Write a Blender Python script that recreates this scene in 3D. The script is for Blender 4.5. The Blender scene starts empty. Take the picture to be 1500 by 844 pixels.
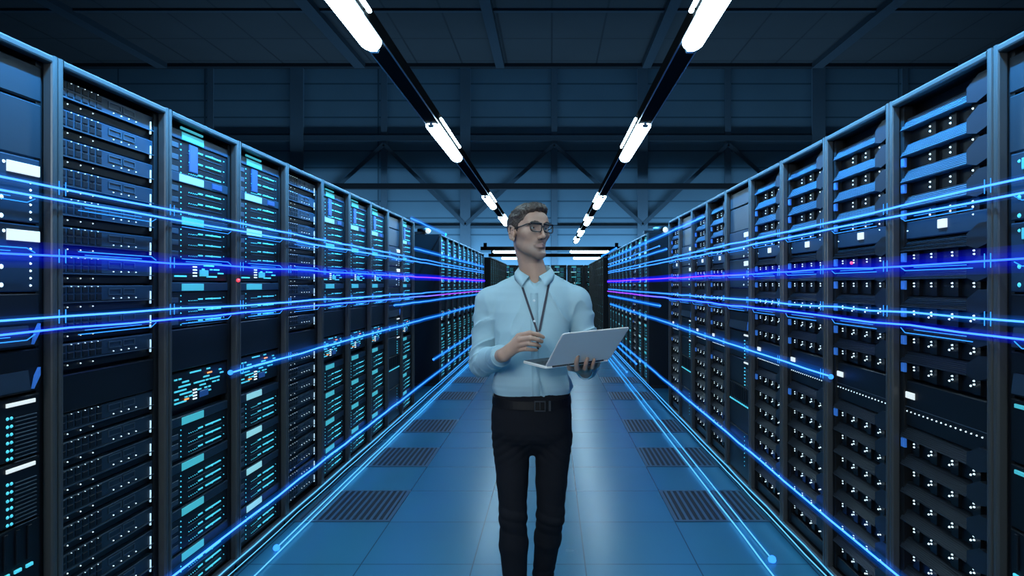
import bpy, math, random
import numpy as np
from mathutils import Vector, Matrix

random.seed(7)
SC = bpy.context.scene
COL = SC.collection
PI = math.pi
F, VX, VY, CZ = 922.0, 807.0, 417.0, 1.498     # focal length (px), vanishing point, eye height (m)
XL, XR = -1.617, 1.383                          # front planes of the two rows of racks
TOP = 2.243                                     # rack height

# ------------------------------------------------------------------ materials
MATS = {}
def mat(name, col, rough=.5, metal=0.0, emit=None, estr=1.0, var=0.0, vscale=30.0, bump=0.0, coat=0.0, spec=.5, sample=True):
    m = bpy.data.materials.new(name); m.use_nodes = True
    nt = m.node_tree; b = nt.nodes['Principled BSDF']
    b.inputs['Base Color'].default_value = (*col, 1)
    b.inputs['Roughness'].default_value = rough
    b.inputs['Metallic'].default_value = metal
    b.inputs['Specular IOR Level'].default_value = spec
    b.inputs['Coat Weight'].default_value = coat
    if emit is not None:
        b.inputs['Emission Color'].default_value = (*emit, 1)
        b.inputs['Emission Strength'].default_value = estr
        if not sample:
            m.cycles.emission_sampling = 'NONE'
    if var > 0 or bump > 0:
        tc = nt.nodes.new('ShaderNodeTexCoord'); nz = nt.nodes.new('ShaderNodeTexNoise')
        nz.inputs['Scale'].default_value = vscale; nz.inputs['Detail'].default_value = 4
        nt.links.new(tc.outputs['Object'], nz.inputs['Vector'])
        if var > 0:
            mx = nt.nodes.new('ShaderNodeMix'); mx.data_type = 'RGBA'
            mx.inputs['A'].default_value = (*[c*(1-var) for c in col], 1)
            mx.inputs['B'].default_value = (*[min(1, c*(1+var)) for c in col], 1)
            nt.links.new(nz.outputs['Fac'], mx.inputs['Factor'])
            nt.links.new(mx.outputs['Result'], b.inputs['Base Color'])
        if bump > 0:
            bp = nt.nodes.new('ShaderNodeBump'); bp.inputs['Strength'].default_value = bump
            bp.inputs['Distance'].default_value = .002
            nt.links.new(nz.outputs['Fac'], bp.inputs['Height'])
            nt.links.new(bp.outputs['Normal'], b.inputs['Normal'])
    MATS[name] = m
    return m

mat('frame_alu', (.062, .060, .058), .36, .25)
mat('shell', (.008, .009, .011), .55, .0, var=.15, vscale=6, spec=.25)
mat('black', (.004, .0045, .006), .5, .0)
mat('face', (.017, .033, .052), .38, .2, var=.12, vscale=20, spec=.35)
mat('face_dark', (.005, .007, .010), .42, .2, var=.12, vscale=20, spec=.3)
mat('face_gloss', (.026, .033, .041), .3, .3, var=.08, vscale=8)
mat('bay', (.0035, .0045, .007), .45, .0, spec=.3)
mat('port', (.06, .085, .11), .4, .5)
mat('ribbed', (.085, .135, .185), .36, .3, var=.06, vscale=20)
mat('latch', (.014, .019, .027), .4, .2, spec=.35)
mat('blue_tab', (.03, .10, .32), .4, .0, emit=(.03, .16, .6), estr=.5, sample=False)
mat('led_white', (.8, .9, 1), .4, emit=(.75, .95, 1), estr=1.0, sample=False)
mat('led_strip', (.8, .9, 1), .4, emit=(.55, .85, 1), estr=.75, sample=False)
mat('label_white', (.3, .32, .32), .5, emit=(.78, .88, .9), estr=.85, sample=False)
mat('led_teal', (.1, .6, .7), .4, emit=(.07, .58, .75), estr=.72, sample=False)
mat('label_cyan', (.04, .2, .24), .5, emit=(.06, .50, .62), estr=.72, sample=False)
mat('label_pale', (.12, .24, .27), .5, emit=(.30, .76, .86), estr=.72, sample=False)
mat('lcd_blue', (.015, .045, .13), .3, emit=(.02, .10, .40), estr=.35, sample=False)
mat('led_orange', (.8, .3, .1), .4, emit=(1, .3, .06), estr=1.2, sample=False)
mat('led_red', (.8, .1, .1), .4, emit=(1.6, .05, .07), estr=1.6)
mat('rail_dark', (.011, .011, .011), .8, .0, spec=0.0, var=.1, vscale=10)
mat('rail_edge', (.12, .15, .18), .35, .7)
mat('lamp', (.9, .92, .9), .4, emit=(.54, .83, 1.0), estr=25.0)
mat('lamp_far', (.9, .92, .9), .4, emit=(.6, .85, 1.0), estr=4.0)
mat('cap_plastic', (.22, .34, .45), .2, .2)
mat('steel', (.12, .19, .25), .55, .2, var=.1, vscale=1.5)
mat('girt', (.07, .115, .155), .55, .1)
mat('steel_dark', (.02, .026, .034), .55, .2, var=.1, vscale=1.5)
mat('ceil_beam', (.06, .085, .11), .5, .3)
mat('vent_bar', (.07, .15, .22), .4, .4)
mat('vent_hole', (.004, .006, .01), .6)

def ramp_mat(name, c0, c1, y0, y1):
    """Light trail whose own colour changes along its length."""
    m = bpy.data.materials.new(name); m.use_nodes = True; nt = m.node_tree
    nt.nodes.clear()
    out = nt.nodes.new('ShaderNodeOutputMaterial'); em = nt.nodes.new('ShaderNodeEmission')
    if y0 is None:
        em.inputs['Color'].default_value = (*c0, 1)
    else:
        g = nt.nodes.new('ShaderNodeNewGeometry'); sp = nt.nodes.new('ShaderNodeSeparateXYZ')
        mr = nt.nodes.new('ShaderNodeMapRange'); mx = nt.nodes.new('ShaderNodeMix'); mx.data_type = 'RGBA'
        mx.clamp_factor = True
        mr.inputs['From Min'].default_value = y0; mr.inputs['From Max'].default_value = y1
        nt.links.new(g.outputs['Position'], sp.inputs[0]); nt.links.new(sp.outputs['Y'], mr.inputs['Value'])
        nt.links.new(mr.outputs['Result'], mx.inputs['Factor'])
        mx.inputs['A'].default_value = (*c0, 1); mx.inputs['B'].default_value = (*c1, 1)
        nt.links.new(mx.outputs['Result'], em.inputs['Color'])
    nt.links.new(em.outputs[0], out.inputs[0])
    MATS[name] = m
CY = (.16, .74, 4.0); BL = (.08, .36, 5.0); PU = (.58, .10, .85); CF = (.06, .40, 1.6)
ramp_mat('trail_cyan', CY, CF, 5, 9)
ramp_mat('trail_blue', BL, PU, 5.6, 8.0)
ramp_mat('trail_blue_near', BL, PU, 4.3, 5.8)
ramp_mat('trail_violet', (.12, .56, 4.5), PU, 7.0, 9.5)
ramp_mat('trail_floor', (.16, .70, 1.3), (.06, .42, 1.2), 4, 9)
ramp_mat('trail_accent', (.05, .45, 1.6), None, None, None)
def glow_mat(name, col, s):
    m = bpy.data.materials.new(name); m.use_nodes = True; nt = m.node_tree; nt.nodes.clear()
    o = nt.nodes.new('ShaderNodeOutputMaterial'); e = nt.nodes.new('ShaderNodeEmission')
    e.inputs['Color'].default_value = (*col, 1); e.inputs['Strength'].default_value = s
    nt.links.new(e.outputs[0], o.inputs['Volume']); MATS[name] = m
glow_mat('glow_cyan', (.0, .15, .85), 4.0); glow_mat('glow_blue', (.0, .004, .9), 6.0); glow_mat('glow_floor', (.0, .28, .85), 1.6)
ramp_mat('trail_node', (.07, .5, 2.2), None, None, None)

# ------------------------------------------------------------------ mesh helpers
class MB:
    def __init__(s): s.v = []; s.f = []; s.smooth = False
    def add(s, vs, fs):
        b = len(s.v); s.v += [tuple(p) for p in vs]; s.f += [tuple(b+i for i in f) for f in fs]; return s
    def box(s, x0, x1, y0, y1, z0, z1):
        return s.add([(x0,y0,z0),(x1,y0,z0),(x1,y1,z0),(x0,y1,z0),(x0,y0,z1),(x1,y0,z1),(x1,y1,z1),(x0,y1,z1)],
                     [(0,3,2,1),(4,5,6,7),(0,1,5,4),(1,2,6,5),(2,3,7,6),(3,0,4,7)])
    def fbox(s, x0, x1, y0, y1, z0, z1, c=.004):
        """box whose front (-y) edges are chamfered"""
        a = y0 + c
        return s.add([(x0,y1,z0),(x1,y1,z0),(x1,y1,z1),(x0,y1,z1),(x0,a,z0),(x1,a,z0),(x1,a,z1),(x0,a,z1),
                      (x0+c,y0,z0+c),(x1-c,y0,z0+c),(x1-c,y0,z1-c),(x0+c,y0,z1-c)],
                     [(0,3,2,1),(0,1,5,4),(1,2,6,5),(2,3,7,6),(3,0,4,7),(4,5,9,8),(5,6,10,9),(6,7,11,10),(7,4,8,11),(8,9,10,11)])
    def disc(s, x, y, z, r, d=.003, n=8, rz=None):
        """small round lens on a front face (axis y)"""
        rz = rz or r
        a = [(x+r*math.cos(2*PI*i/n), y, z+rz*math.sin(2*PI*i/n)) for i in range(n)]
        b = [(x+.6*r*math.cos(2*PI*i/n), y-d, z+.6*rz*math.sin(2*PI*i/n)) for i in range(n)]
        return s.add(a+b, [tuple(range(n, 2*n))] + [(i, (i+1) % n, n+(i+1) % n, n+i) for i in range(n)])
    def prism(s, poly, axis, a0, a1):
        """closed polygon (list of 2-D points) extruded along an axis"""
        n = len(poly)
        def p(q, t):
            if axis == 'x': return (t, q[0], q[1])
            if axis == 'y': return (q[0], t, q[1])
            return (q[0], q[1], t)
        return s.add([p(q, a0) for q in poly]+[p(q, a1) for q in poly],
                     [tuple(range(n))[::-1], tuple(range(n, 2*n))]+[(i, (i+1) % n, n+(i+1) % n, n+i) for i in range(n)])
    def tube(s, pts, r, n=8, cap=True):
        pts = [Vector(p) for p in pts]; k = len(pts)
        rs = r if isinstance(r, (list, tuple)) else [r]*k
        up = Vector((0, 0, 1)); vs = []; prev = None
        for i, p in enumerate(pts):
            t = (pts[min(i+1, k-1)]-pts[max(i-1, 0)]).normalized()
            if prev is None:
                a = t.cross(up)
                if a.length < .1: a = t.cross(Vector((1, 0, 0)))
            else:
                a = prev - t*prev.dot(t)
            a.normalize(); prev = a; b = t.cross(a)
            for j in range(n):
                q = 2*PI*j/n
                vs.append(p+(a*math.cos(q)+b*math.sin(q))*rs[i])
        fs = [(i*n+j, i*n+(j+1) % n, (i+1)*n+(j+1) % n, (i+1)*n+j) for i in range(k-1) for j in range(n)]
        if cap: fs += [tuple(range(n))[::-1], tuple(range((k-1)*n, k*n))]
        return s.add(vs, fs)
    def ball(s, c, r, nu=12, nv=8):
        rx, ry, rz = r if isinstance(r, (tuple, list)) else (r, r, r)
        vs = [(c[0], c[1], c[2]-rz)]
        for i in range(1, nv):
            ph = -PI/2+PI*i/nv
            for j in range(nu):
                th = 2*PI*j/nu
                vs.append((c[0]+rx*math.cos(ph)*math.cos(th), c[1]+ry*math.cos(ph)*math.sin(th), c[2]+rz*math.sin(ph)))
        vs.append((c[0], c[1], c[2]+rz)); L = len(vs)-1
        fs = [(0, 1+(j+1) % nu, 1+j) for j in range(nu)]
        for i in range(nv-2):
            for j in range(nu):
                fs.append((1+i*nu+j, 1+i*nu+(j+1) % nu, 1+(i+1)*nu+(j+1) % nu, 1+(i+1)*nu+j))
        fs += [(L, 1+(nv-2)*nu+j, 1+(nv-2)*nu+(j+1) % nu) for j in range(nu)]
        return s.add(vs, fs)
    def merge(s, o): return s.add(o.v, o.f)
    def mesh(s, name, m):
        me = bpy.data.meshes.new(name); me.from_pydata(s.v, [], s.f)
        me.materials.append(MATS[m]); me.validate(); me.update()
        if s.smooth: me.polygons.foreach_set('use_smooth', [True]*len(me.polygons))
        return me
    def build(s, name, m, parent=None):
        o = bpy.data.objects.new(name, s.mesh(name, m)); COL.objects.link(o)
        if parent: o.parent = parent
        return o

def empty(name, loc=(0, 0, 0), rz=0.0):
    o = bpy.data.objects.new(name, None); COL.objects.link(o)
    o.location = loc; o.rotation_euler = (0, 0, rz); o.empty_display_size = .1
    return o
def tag(o, label, cat, group=None, kind=None):
    o['label'] = label; o['category'] = cat
    if group: o['group'] = group
    if kind: o['kind'] = kind
    return o
def struct(o):
    o['kind'] = 'structure'; return o
def copy_tree(o, parent=None):
    c = o.copy(); COL.objects.link(c)
    if parent: c.parent = parent
    for ch in list(o.children): copy_tree(ch, c)
    return c

# ------------------------------------------------------------------ camera
cam = bpy.data.cameras.new('camera'); co = bpy.data.objects.new('camera', cam); COL.objects.link(co)
cam.sensor_width = 36; cam.sensor_fit = 'HORIZONTAL'; cam.lens = F/1500*36
cam.shift_x = -(VX-750)/1500; cam.shift_y = (VY-422)/1500
cam.clip_end = 200; cam.clip_start = .05
co.location = (0, 0, CZ); co.rotation_euler = (PI/2, 0, 0)
SC.camera = co
SC.view_settings.view_transform = 'Standard'; SC.view_settings.look = 'None'
SC.view_settings.gamma = 1; SC.view_settings.use_curve_mapping = False
SC.view_settings.exposure = 0

# ------------------------------------------------------------------ room
YW, ZC = 27.0, 10.9
def plane_mat_floor():
    m = bpy.data.materials.new('floor_tiles'); m.use_nodes = True; nt = m.node_tree
    b = nt.nodes['Principled BSDF']
    g = nt.nodes.new('ShaderNodeNewGeometry')
    mp = nt.nodes.new('ShaderNodeMapping'); mp.vector_type = 'POINT'
    mp.inputs['Location'].default_value = (1.617, -3.37+6.0, 0)
    nt.links.new(g.outputs['Position'], mp.inputs['Vector'])
    br = nt.nodes.new('ShaderNodeTexBrick'); br.offset = 0; br.squash = 1
    br.inputs['Scale'].default_value = 1; br.inputs['Brick Width'].default_value = .6; br.inputs['Row Height'].default_value = .6
    br.inputs['Mortar Size'].default_value = .0035; br.inputs['Mortar Smooth'].default_value = .1
    br.inputs['Color1'].default_value = (.034, .19, .31, 1); br.inputs['Color2'].default_value = (.038, .20, .325, 1)
    br.inputs['Mortar'].default_value = (.018, .075, .13, 1); br.inputs['Bias'].default_value = 0
    nt.links.new(mp.outputs['Vector'], br.inputs['Vector'])
    nz = nt.nodes.new('ShaderNodeTexNoise'); nz.inputs['Scale'].default_value = 2.2; nz.inputs['Detail'].default_value = 5
    nt.links.new(g.outputs['Position'], nz.inputs['Vector'])
    mx = nt.nodes.new('ShaderNodeMix'); mx.data_type = 'RGBA'; mx.blend_type = 'MULTIPLY'; mx.inputs['Factor'].default_value = .12
    nt.links.new(br.outputs['Color'], mx.inputs['A']); nt.links.new(nz.outputs['Color'], mx.inputs['B'])
    nt.links.new(mx.outputs['Result'], b.inputs['Base Color'])
    mr = nt.nodes.new('ShaderNodeMapRange'); mr.inputs['To Min'].default_value = .26; mr.inputs['To Max'].default_value = .28
    nt.links.new(nz.outputs['Fac'], mr.inputs['Value']); nt.links.new(mr.outputs['Result'], b.inputs['Roughness'])
    b.inputs['Specular IOR Level'].default_value = .5
    MATS['floor'] = m
plane_mat_floor()
def cladding_mat(name, col, line, pitch, pitch2, axis2, up='Z'):
    """sheeting with shallow joints every pitch metres"""
    m = bpy.data.materials.new(name); m.use_nodes = True; nt = m.node_tree
    b = nt.nodes['Principled BSDF']; b.inputs['Roughness'].default_value = .6
    g = nt.nodes.new('ShaderNodeNewGeometry'); sp = nt.nodes.new('ShaderNodeSeparateXYZ')
    nt.links.new(g.outputs['Position'], sp.inputs[0])
    def joint(sock, p, w):
        d = nt.nodes.new('ShaderNodeMath'); d.operation = 'DIVIDE'; d.inputs[1].default_value = p
        f = nt.nodes.new('ShaderNodeMath'); f.operation = 'FRACT'
        c = nt.nodes.new('ShaderNodeMath'); c.operation = 'LESS_THAN'; c.inputs[1].default_value = w/p
        nt.links.new(sp.outputs[sock], d.inputs[0]); nt.links.new(d.outputs[0], f.inputs[0]); nt.links.new(f.outputs[0], c.inputs[0])
        return c
    a = joint(up, pitch, .07); c = joint(axis2, pitch2, .07)
    mxx = nt.nodes.new('ShaderNodeMath'); mxx.operation = 'MAXIMUM'
    nt.links.new(a.outputs[0], mxx.inputs[0]); nt.links.new(c.outputs[0], mxx.inputs[1])
    nz = nt.nodes.new('ShaderNodeTexNoise'); nz.inputs['Scale'].default_value = .6; nz.inputs['Detail'].default_value = 4
    nt.links.new(g.outputs['Position'], nz.inputs['Vector'])
    m0 = nt.nodes.new('ShaderNodeMix'); m0.data_type = 'RGBA'
    m0.inputs['A'].default_value = (*[q*.85 for q in col], 1); m0.inputs['B'].default_value = (*[q*1.15 for q in col], 1)
    nt.links.new(nz.outputs['Fac'], m0.inputs['Factor'])
    m1 = nt.nodes.new('ShaderNodeMix'); m1.data_type = 'RGBA'; m1.inputs['B'].default_value = (*line, 1)
    nt.links.new(mxx.outputs[0], m1.inputs['Factor']); nt.links.new(m0.outputs['Result'], m1.inputs['A'])
    nt.links.new(m1.outputs['Result'], b.inputs['Base Color'])
    MATS[name] = m
cladding_mat('cladding', (.14, .25, .33), (.06, .125, .175), .72, 3.72, 'X')
cladding_mat('ceiling_panels', (.045, .052, .06), (.02, .024, .03), 2.4, 1.9, 'X', 'Y')

struct(MB().box(-24, 24, -4, YW+.2, -.1, 0).build('floor', 'floor'))
struct(MB().box(-24, 24, YW, YW+.2, 0, ZC+.2).build('wall_back', 'cladding'))
struct(MB().box(-24.2, -24, -4, YW+.2, 0, ZC+.2).build('wall_left', 'cladding'))
struct(MB().box(24, 24.2, -4, YW+.2, 0, ZC+.2).build('wall_right', 'cladding'))
struct(MB().box(-24.2, 24.2, -4, YW+.2, ZC, ZC+.2).build('ceiling', 'ceiling_panels'))
TN = [0]
def trim(mb, m):
    TN[0] += 1
    return struct(mb.build('trim_%d' % TN[0], m))
PM = F/YW
def wx(px): return (px-VX)/PM
def wz(py): return CZ+(VY-py)/PM
for px, w in ((436, .56), (1198, .56), (682, .44), (941, .44), (563, .26), (812, .26), (1066, .26), (309, .26), (1325, .26)):
    trim(MB().box(wx(px)-w/2, wx(px)+w/2, YW-.12 if w > .3 else YW-.06, YW, 0, ZC), 'steel')
trim(MB().box(-24, 24, YW-.10, YW, wz(207), wz(199)), 'girt')
trim(MB().box(-24, 24, YW-.08, YW, wz(335), wz(331)), 'girt')
trim(MB().box(-24, 24, YW-.55, YW-.3, wz(279.5), wz(271.5)), 'steel_dark')       # dark girt in front of the columns
trim(MB().box(-24, 24, YW-.3, YW, wz(101), wz(93)), 'steel_dark')
def brace(x0, y0, x1, y1, w=.16):
    a = Vector((wx(x0), 0, wz(y0))); b = Vector((wx(x1), 0, wz(y1))); d = (b-a).normalized(); n = Vector((-d.z, 0, d.x))*w/2
    poly = [(p.x, p.z) for p in (a-n, b-n, b+n, a+n)]
    trim(MB().prism(poly, 'y', YW-.13, YW-.07), 'girt')
for x0, x1 in ((563, 436), (563, 682), (812, 682), (812, 941), (1066, 941), (1066, 1198)):
    brace(x0, 212, x1, 330)
# roof purlins and the cross-lines of the roof
for X, w in ((-16.5, .45), (-8.1, .45), (-2.15, .36), (4.05, .36), (-20.5, .4), (11.3, .45), (17.5, .45)):
    trim(MB().box(X-w/2, X+w/2, 0, YW-.3, ZC-.22, ZC), 'ceil_beam')
for Y in (13.0, 21.5):
    trim(MB().box(-24, 24, Y-.08, Y+.08, ZC-.08, ZC), 'ceil_beam')

# ------------------------------------------------------------------ perforated floor tiles
def vent(x0, y0, label):
    r = empty('floor_vent', (x0, y0, 0))
    tag(r, label, 'floor vent', 'perforated floor tiles along the aisle')
    MB().box(.01, .59, .01, .59, 0.0005, .002).build('opening', 'vent_hole', r)
    f = MB()
    for a in ((.0, .6, .0, .022), (.0, .6, .578, .6), (.0, .022, .022, .578), (.578, .6, .022, .578)):
        f.box(a[0], a[1], a[2], a[3], 0.0005, .006)
    f.build('vent_frame', 'vent_bar', r)
    s = MB(); n = 13
    for i in range(n):
        c = .022+(i+.5)*(.556/n)
        s.box(c-.009, c+.009, .022, .578, .002, .0055)
    s.build('slat', 'vent_bar', r)
OR = ['first', 'second', 'third', 'fourth', 'fifth', 'sixth', 'seventh', 'eighth', 'ninth', 'tenth', 'eleventh', 'twelfth']
for i, Y in enumerate((3.97, 5.17, 6.37, 8.17, 9.57)):
    vent(XL, Y, 'slotted floor vent beside the left row of racks, %s from the camera' % OR[i])
    vent(XR-.6, Y, 'slotted floor vent beside the right row of racks, %s from the camera' % OR[i])

# ------------------------------------------------------------------ ceiling light rails
RL, RR, RZ = -1.085, .855, 2.975
for X, side in ((RL, 'left'), (RR, 'right')):
    r = empty('light_rail', (X, 0, RZ))
    tag(r, 'long black light rail hanging over the %s side of the aisle' % side, 'light rail')
    MB().box(-.062, .062, -3.5, 22.5, 0, .1).build('channel', 'rail_dark', r)
    e = MB()
    for q in (-.066, .058): e.box(q, q+.008, -3.5, 22.5, -.004, .004)
    e.build('edge_strip', 'rail_edge', r)
def luminaire(X, Y, L, inner, label):
    """batten lamp under the rail: rounded diffuser, clear end caps with latch, slim tube on the rail's inner flank"""
    t = empty('ceiling_light', (X, Y, RZ)); tag(t, label, 'ceiling light', 'batten lamps under the two light rails')
    d = MB(); w, n = .066, 10
    rings = []
    def ring(y, k):
        return [(k*w*math.cos(PI+PI*i/n), y, -.012-k*.055*math.sin(PI*i/n)) for i in range(n+1)]
    ys = [(0, .35), (.012, .68), (.035, .9), (.07, 1), (L-.07, 1), (L-.035, .9), (L-.012, .68), (L, .35)]
    vs = []
    for y, k in ys: vs += ring(y, k)
    m = n+1
    fs = [(i*m+j, i*m+j+1, (i+1)*m+j+1, (i+1)*m+j) for i in range(len(ys)-1) for j in range(n)]
    fs += [(i*m+n, i*m, (i+1)*m, (i+1)*m+n) for i in range(len(ys)-1)]
    fs += [tuple(range(m))[::-1], tuple(range((len(ys)-1)*m, len(ys)*m))]
    d.add(vs, fs); d.smooth = True
    d.build('diffuser', 'lamp', t)
    MB().box(-.05, .05, .02, L-.02, -.012, 0).build('housing', 'rail_dark', t)
    for y in (-.03, L):
        c = MB(); c.smooth = False
        c.prism([(-.03, -.03), (.03, -.03), (.022, -.052), (-.022, -.052)], 'y', y, y+.03)
        c.prism([(-.012, -.004), (.012, -.004), (.012, -.03), (-.012, -.03)], 'y', y+.005, y+.025)
        c.build('end_cap', 'cap_plastic', t)
    s = MB(); s.tube([(inner*.076, y, .045) for y in (.05, .06, L-.35, L-.34)], [.005, .013, .013, .005], 10)
    s.smooth = True
    s.build('side_tube', 'lamp', t)
    b = MB()
    for y in (.12, L-.42): b.box(min(inner*.062, inner*.07), max(inner*.062, inner*.07), y, y+.02, .03, .06)
    b.build('tube_bracket', 'rail_dark', t)
LY = ((-1.9, 1.6), (.1, 1.6), (2.25, 1.6), (5.72, 1.6), (10.4, 1.5), (13.6, 1.6), (17.1, 1.5), (20.0, 1.6))
names = ['above and behind the camera, rear', 'above and behind the camera, front', 'at the top edge of the photo', 'first whole one in view',
         'third in view', 'fourth in view', 'fifth in view', 'farthest']
for X, inner, side in ((RL, 1, 'left'), (RR, -1, 'right')):
    for (Y, L), nm in zip(LY, names):
        luminaire(X, Y, L, inner, 'white batten lamp under the %s light rail, %s' % (side, nm))
# crosswise beam with lamps at the aisle's far end
for Y, z, x0, x1, nm in ((20.6, 2.60, .62, 1.90, 'nearer'), (23.2, 2.50, .82, 1.82, 'farther')):
    r = empty('light_rail', (0, Y, z)); tag(r, 'dark crosswise light rail at the far end of the aisle, %s of the two' % nm, 'light rail')
    MB().box(-2.3, 2.3, -.04, .04, .02, .14).build('channel', 'rail_dark', r)
    for x in (-2.2, 2.1): MB().box(x, x+.1, -.06, .06, .02, .26).build('junction_box', 'rail_dark', r)
    for s, side in ((-1, 'left'), (1, 'right')):
        t = empty('ceiling_light', (0, Y, z)); tag(t, 'crosswise tube lamp at the far end, %s one on the %s' % (nm, side), 'ceiling light', 'tube lamps across the far end')
        a, b = sorted((s*x0, s*x1))
        q = MB().tube([(a, 0, -.03), (a+.04, 0, -.03), (b-.04, 0, -.03), (b, 0, -.03)], [.03, .05, .05, .03], 12); q.smooth = True
        q.build('diffuser', 'lamp_far', t)
        MB().box(a+.05, b-.05, -.03, .03, .0, .02).build('housing', 'rail_dark', t)
# ------------------------------------------------------------------ server racks (local: x along the front, y into the rack, z up)
YF = .040                                       # depth of the server fronts behind the frame
class Kit:
    """parts of one rack: each (name, material, mesh, [sub-parts])"""
    def __init__(s): s.parts = []
    def part(s, name, m, mb): s.parts.append([name, m, mb, []]); return s.parts[-1]
    @staticmethod
    def sub(p, name, m, mb):
        if mb.v: p[3].append((name, m, mb))

def carcass(k):
    f = MB(); c, w = .007, .024
    post = lambda x0, x1: [(x0, .03), (x0, c), (x0+c*.3, c*.3), (x0+c, 0), (x1-c, 0), (x1-c*.3, c*.3), (x1, c), (x1, .03)]
    f.prism(post(.001, w)[::-1], 'z', .06, TOP); f.prism(post(.6-w, .599)[::-1], 'z', .06, TOP)
    bar = lambda z0, z1: [(.03, z0), (c, z0), (c*.3, z0+c*.3), (0, z0+c), (0, z1-c), (c*.3, z1-c*.3), (c, z1), (.03, z1)]
    f.prism(bar(TOP-.026, TOP)[::-1], 'x', w, .6-w); f.prism(bar(.06, .085)[::-1], 'x', w, .6-w)
    k.part('door_frame', 'frame_alu', f)
    s = MB()
    s.box(.002, .02, .03, 1.0, .05, TOP-.004); s.box(.58, .598, .03, 1.0, .05, TOP-.004)
    s.box(.02, .58, .03, 1.0, TOP-.02, TOP-.004); s.box(.02, .58, .03, 1.0, .05, .07); s.box(.02, .58, .98, 1.0, .07, TOP-.02)
    k.part('cabinet_shell', 'shell', s)
    k.part('plinth', 'black', MB().box(.01, .59, .02, .98, 0, .055))
    for x in (.022, .552):
        k.part('mounting_rail', 'black', MB().box(x, x+.026, YF-.004, YF+.03, .085, TOP-.028))
    k.part('back_panel', 'black', MB().box(.02, .58, YF+.06, YF+.07, .07, TOP-.02))
X0, X1 = .048, .552

def type_a():
    """rack of 2U drive servers"""
    k = Kit(); carcass(k)
    zs = [2.195-.1*i for i in range(10)]+[1.055-.096*i for i in range(10)]
    k.part('blank_panel', 'face_dark', MB().fbox(X0, X1, YF-.004, YF+.03, 1.06, 1.19))
    for zt in zs:
        hi = zt > 1.1; h = .094 if hi else .09; zm = zt-h*.62
        p = MB().fbox(X0, X1, YF, YF+.05, zm, zt, .003)
        u = k.part('server_unit', 'face', p)
        k.sub(u, 'lower_panel', 'face_dark', MB().fbox(X0, X1, YF+.012, YF+.05, zt-h, zm-.002, .003))
        lip = MB().box(X0, X1, YF-.006, YF+.002, zm-.003, zm+.001)
        k.sub(u, 'trim_strip', 'port', lip)
        g = MB()
        for r in range(2):
            for c in range(6):
                a = X0+.006+c*.0345; b = zm+.006+r*(h*.28)
                g.fbox(a, a+.026, YF-.003, YF+.004, b, b+.0215, .002)
        k.sub(u, 'drive_bay_grid', 'bay', g)
        pr = MB()
        for a in (.288, .368):
            for q in ((a, a+.07, .0, .004), (a, a+.07, .022, .026), (a, a+.004, .004, .022), (a+.066, a+.07, .004, .022)):
                pr.box(q[0], q[1], YF-.003, YF+.002, zm+.022+q[2], zm+.022+q[3])
        k.sub(u, 'port_frame', 'port', pr)
        d = MB()
        for i in range(5): d.disc(.105+.032*i, YF-.001, zt-.004, .0019)
        for i in range(3): d.disc(.1+.06*i, YF+.008, zt-h*.80, .0027)
        for i in range(4): d.disc(.315+.043*i, YF-.001, zm+.010, .0026)
        k.sub(u, 'indicator_dot_strip', 'led_white', d)
        k.sub(u, 'light_bar', 'led_strip', MB().fbox(.533, .5358, YF-.005, YF+.002, zt-h*.8, zt-h*.25, .001))
    return k

def rows_b(k, zlab, n, pitch, labmat, h=.03, dots=6, lw=(.149, .324), first=.05):
    """one enclosure: header with a lit label, n slim servers below it"""
    zb = zlab-first-(n-1)*pitch-.024
    u = k.part('server_enclosure', 'face_dark', MB().fbox(X0, X1, YF, YF+.05, zb, zlab-h/2-.004, .003))
    k.sub(u, 'header_panel', 'face', MB().fbox(X0, X1, YF-.005, YF+.04, zlab-h/2-.003, zlab+h/2+.006, .003))
    k.sub(u, 'label_plate', labmat, MB().fbox(lw[0], lw[1], YF-.009, YF-.004, zlab-h/2, zlab+h/2, .002))
    bars = MB(); slots = MB()
    for i in range(n):
        z = zlab-first-i*pitch
        bars.fbox(.35, .485, YF-.006, YF, z-.0032, z+.0032, .0015)
        bars.disc(.40, YF-.005, z, .005, .004, rz=.0058)
        for a, w in ((.288, .02), (.312, .012)): bars.fbox(a, a+w, YF-.004, YF, z-.004, z+.003, .001)
        for j in range(5): bars.disc(.213+.016*j, YF, z-.006, .0022)
        bars.disc(.518, YF, z+.004, .003)
        slots.fbox(.20, .50, YF-.003, YF+.004, z-.022, z-.0195, .001)
        slots.fbox(.06, .13, YF-.003, YF+.004, z-.012, z+.012, .002)
    k.sub(u, 'slot_trim', 'port', slots)
    k.sub(u, 'status_light_strip', 'led_teal', bars)
    d = MB(); zz0, zz1 = zlab-h/2-.022, zb+.012
    for i in range(dots): d.disc(.15, YF, zz0+(zz1-zz0)*i/max(1, dots-1), .0036)
    k.sub(u, 'indicator_dot_strip', 'led_teal', d)
    return u

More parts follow.
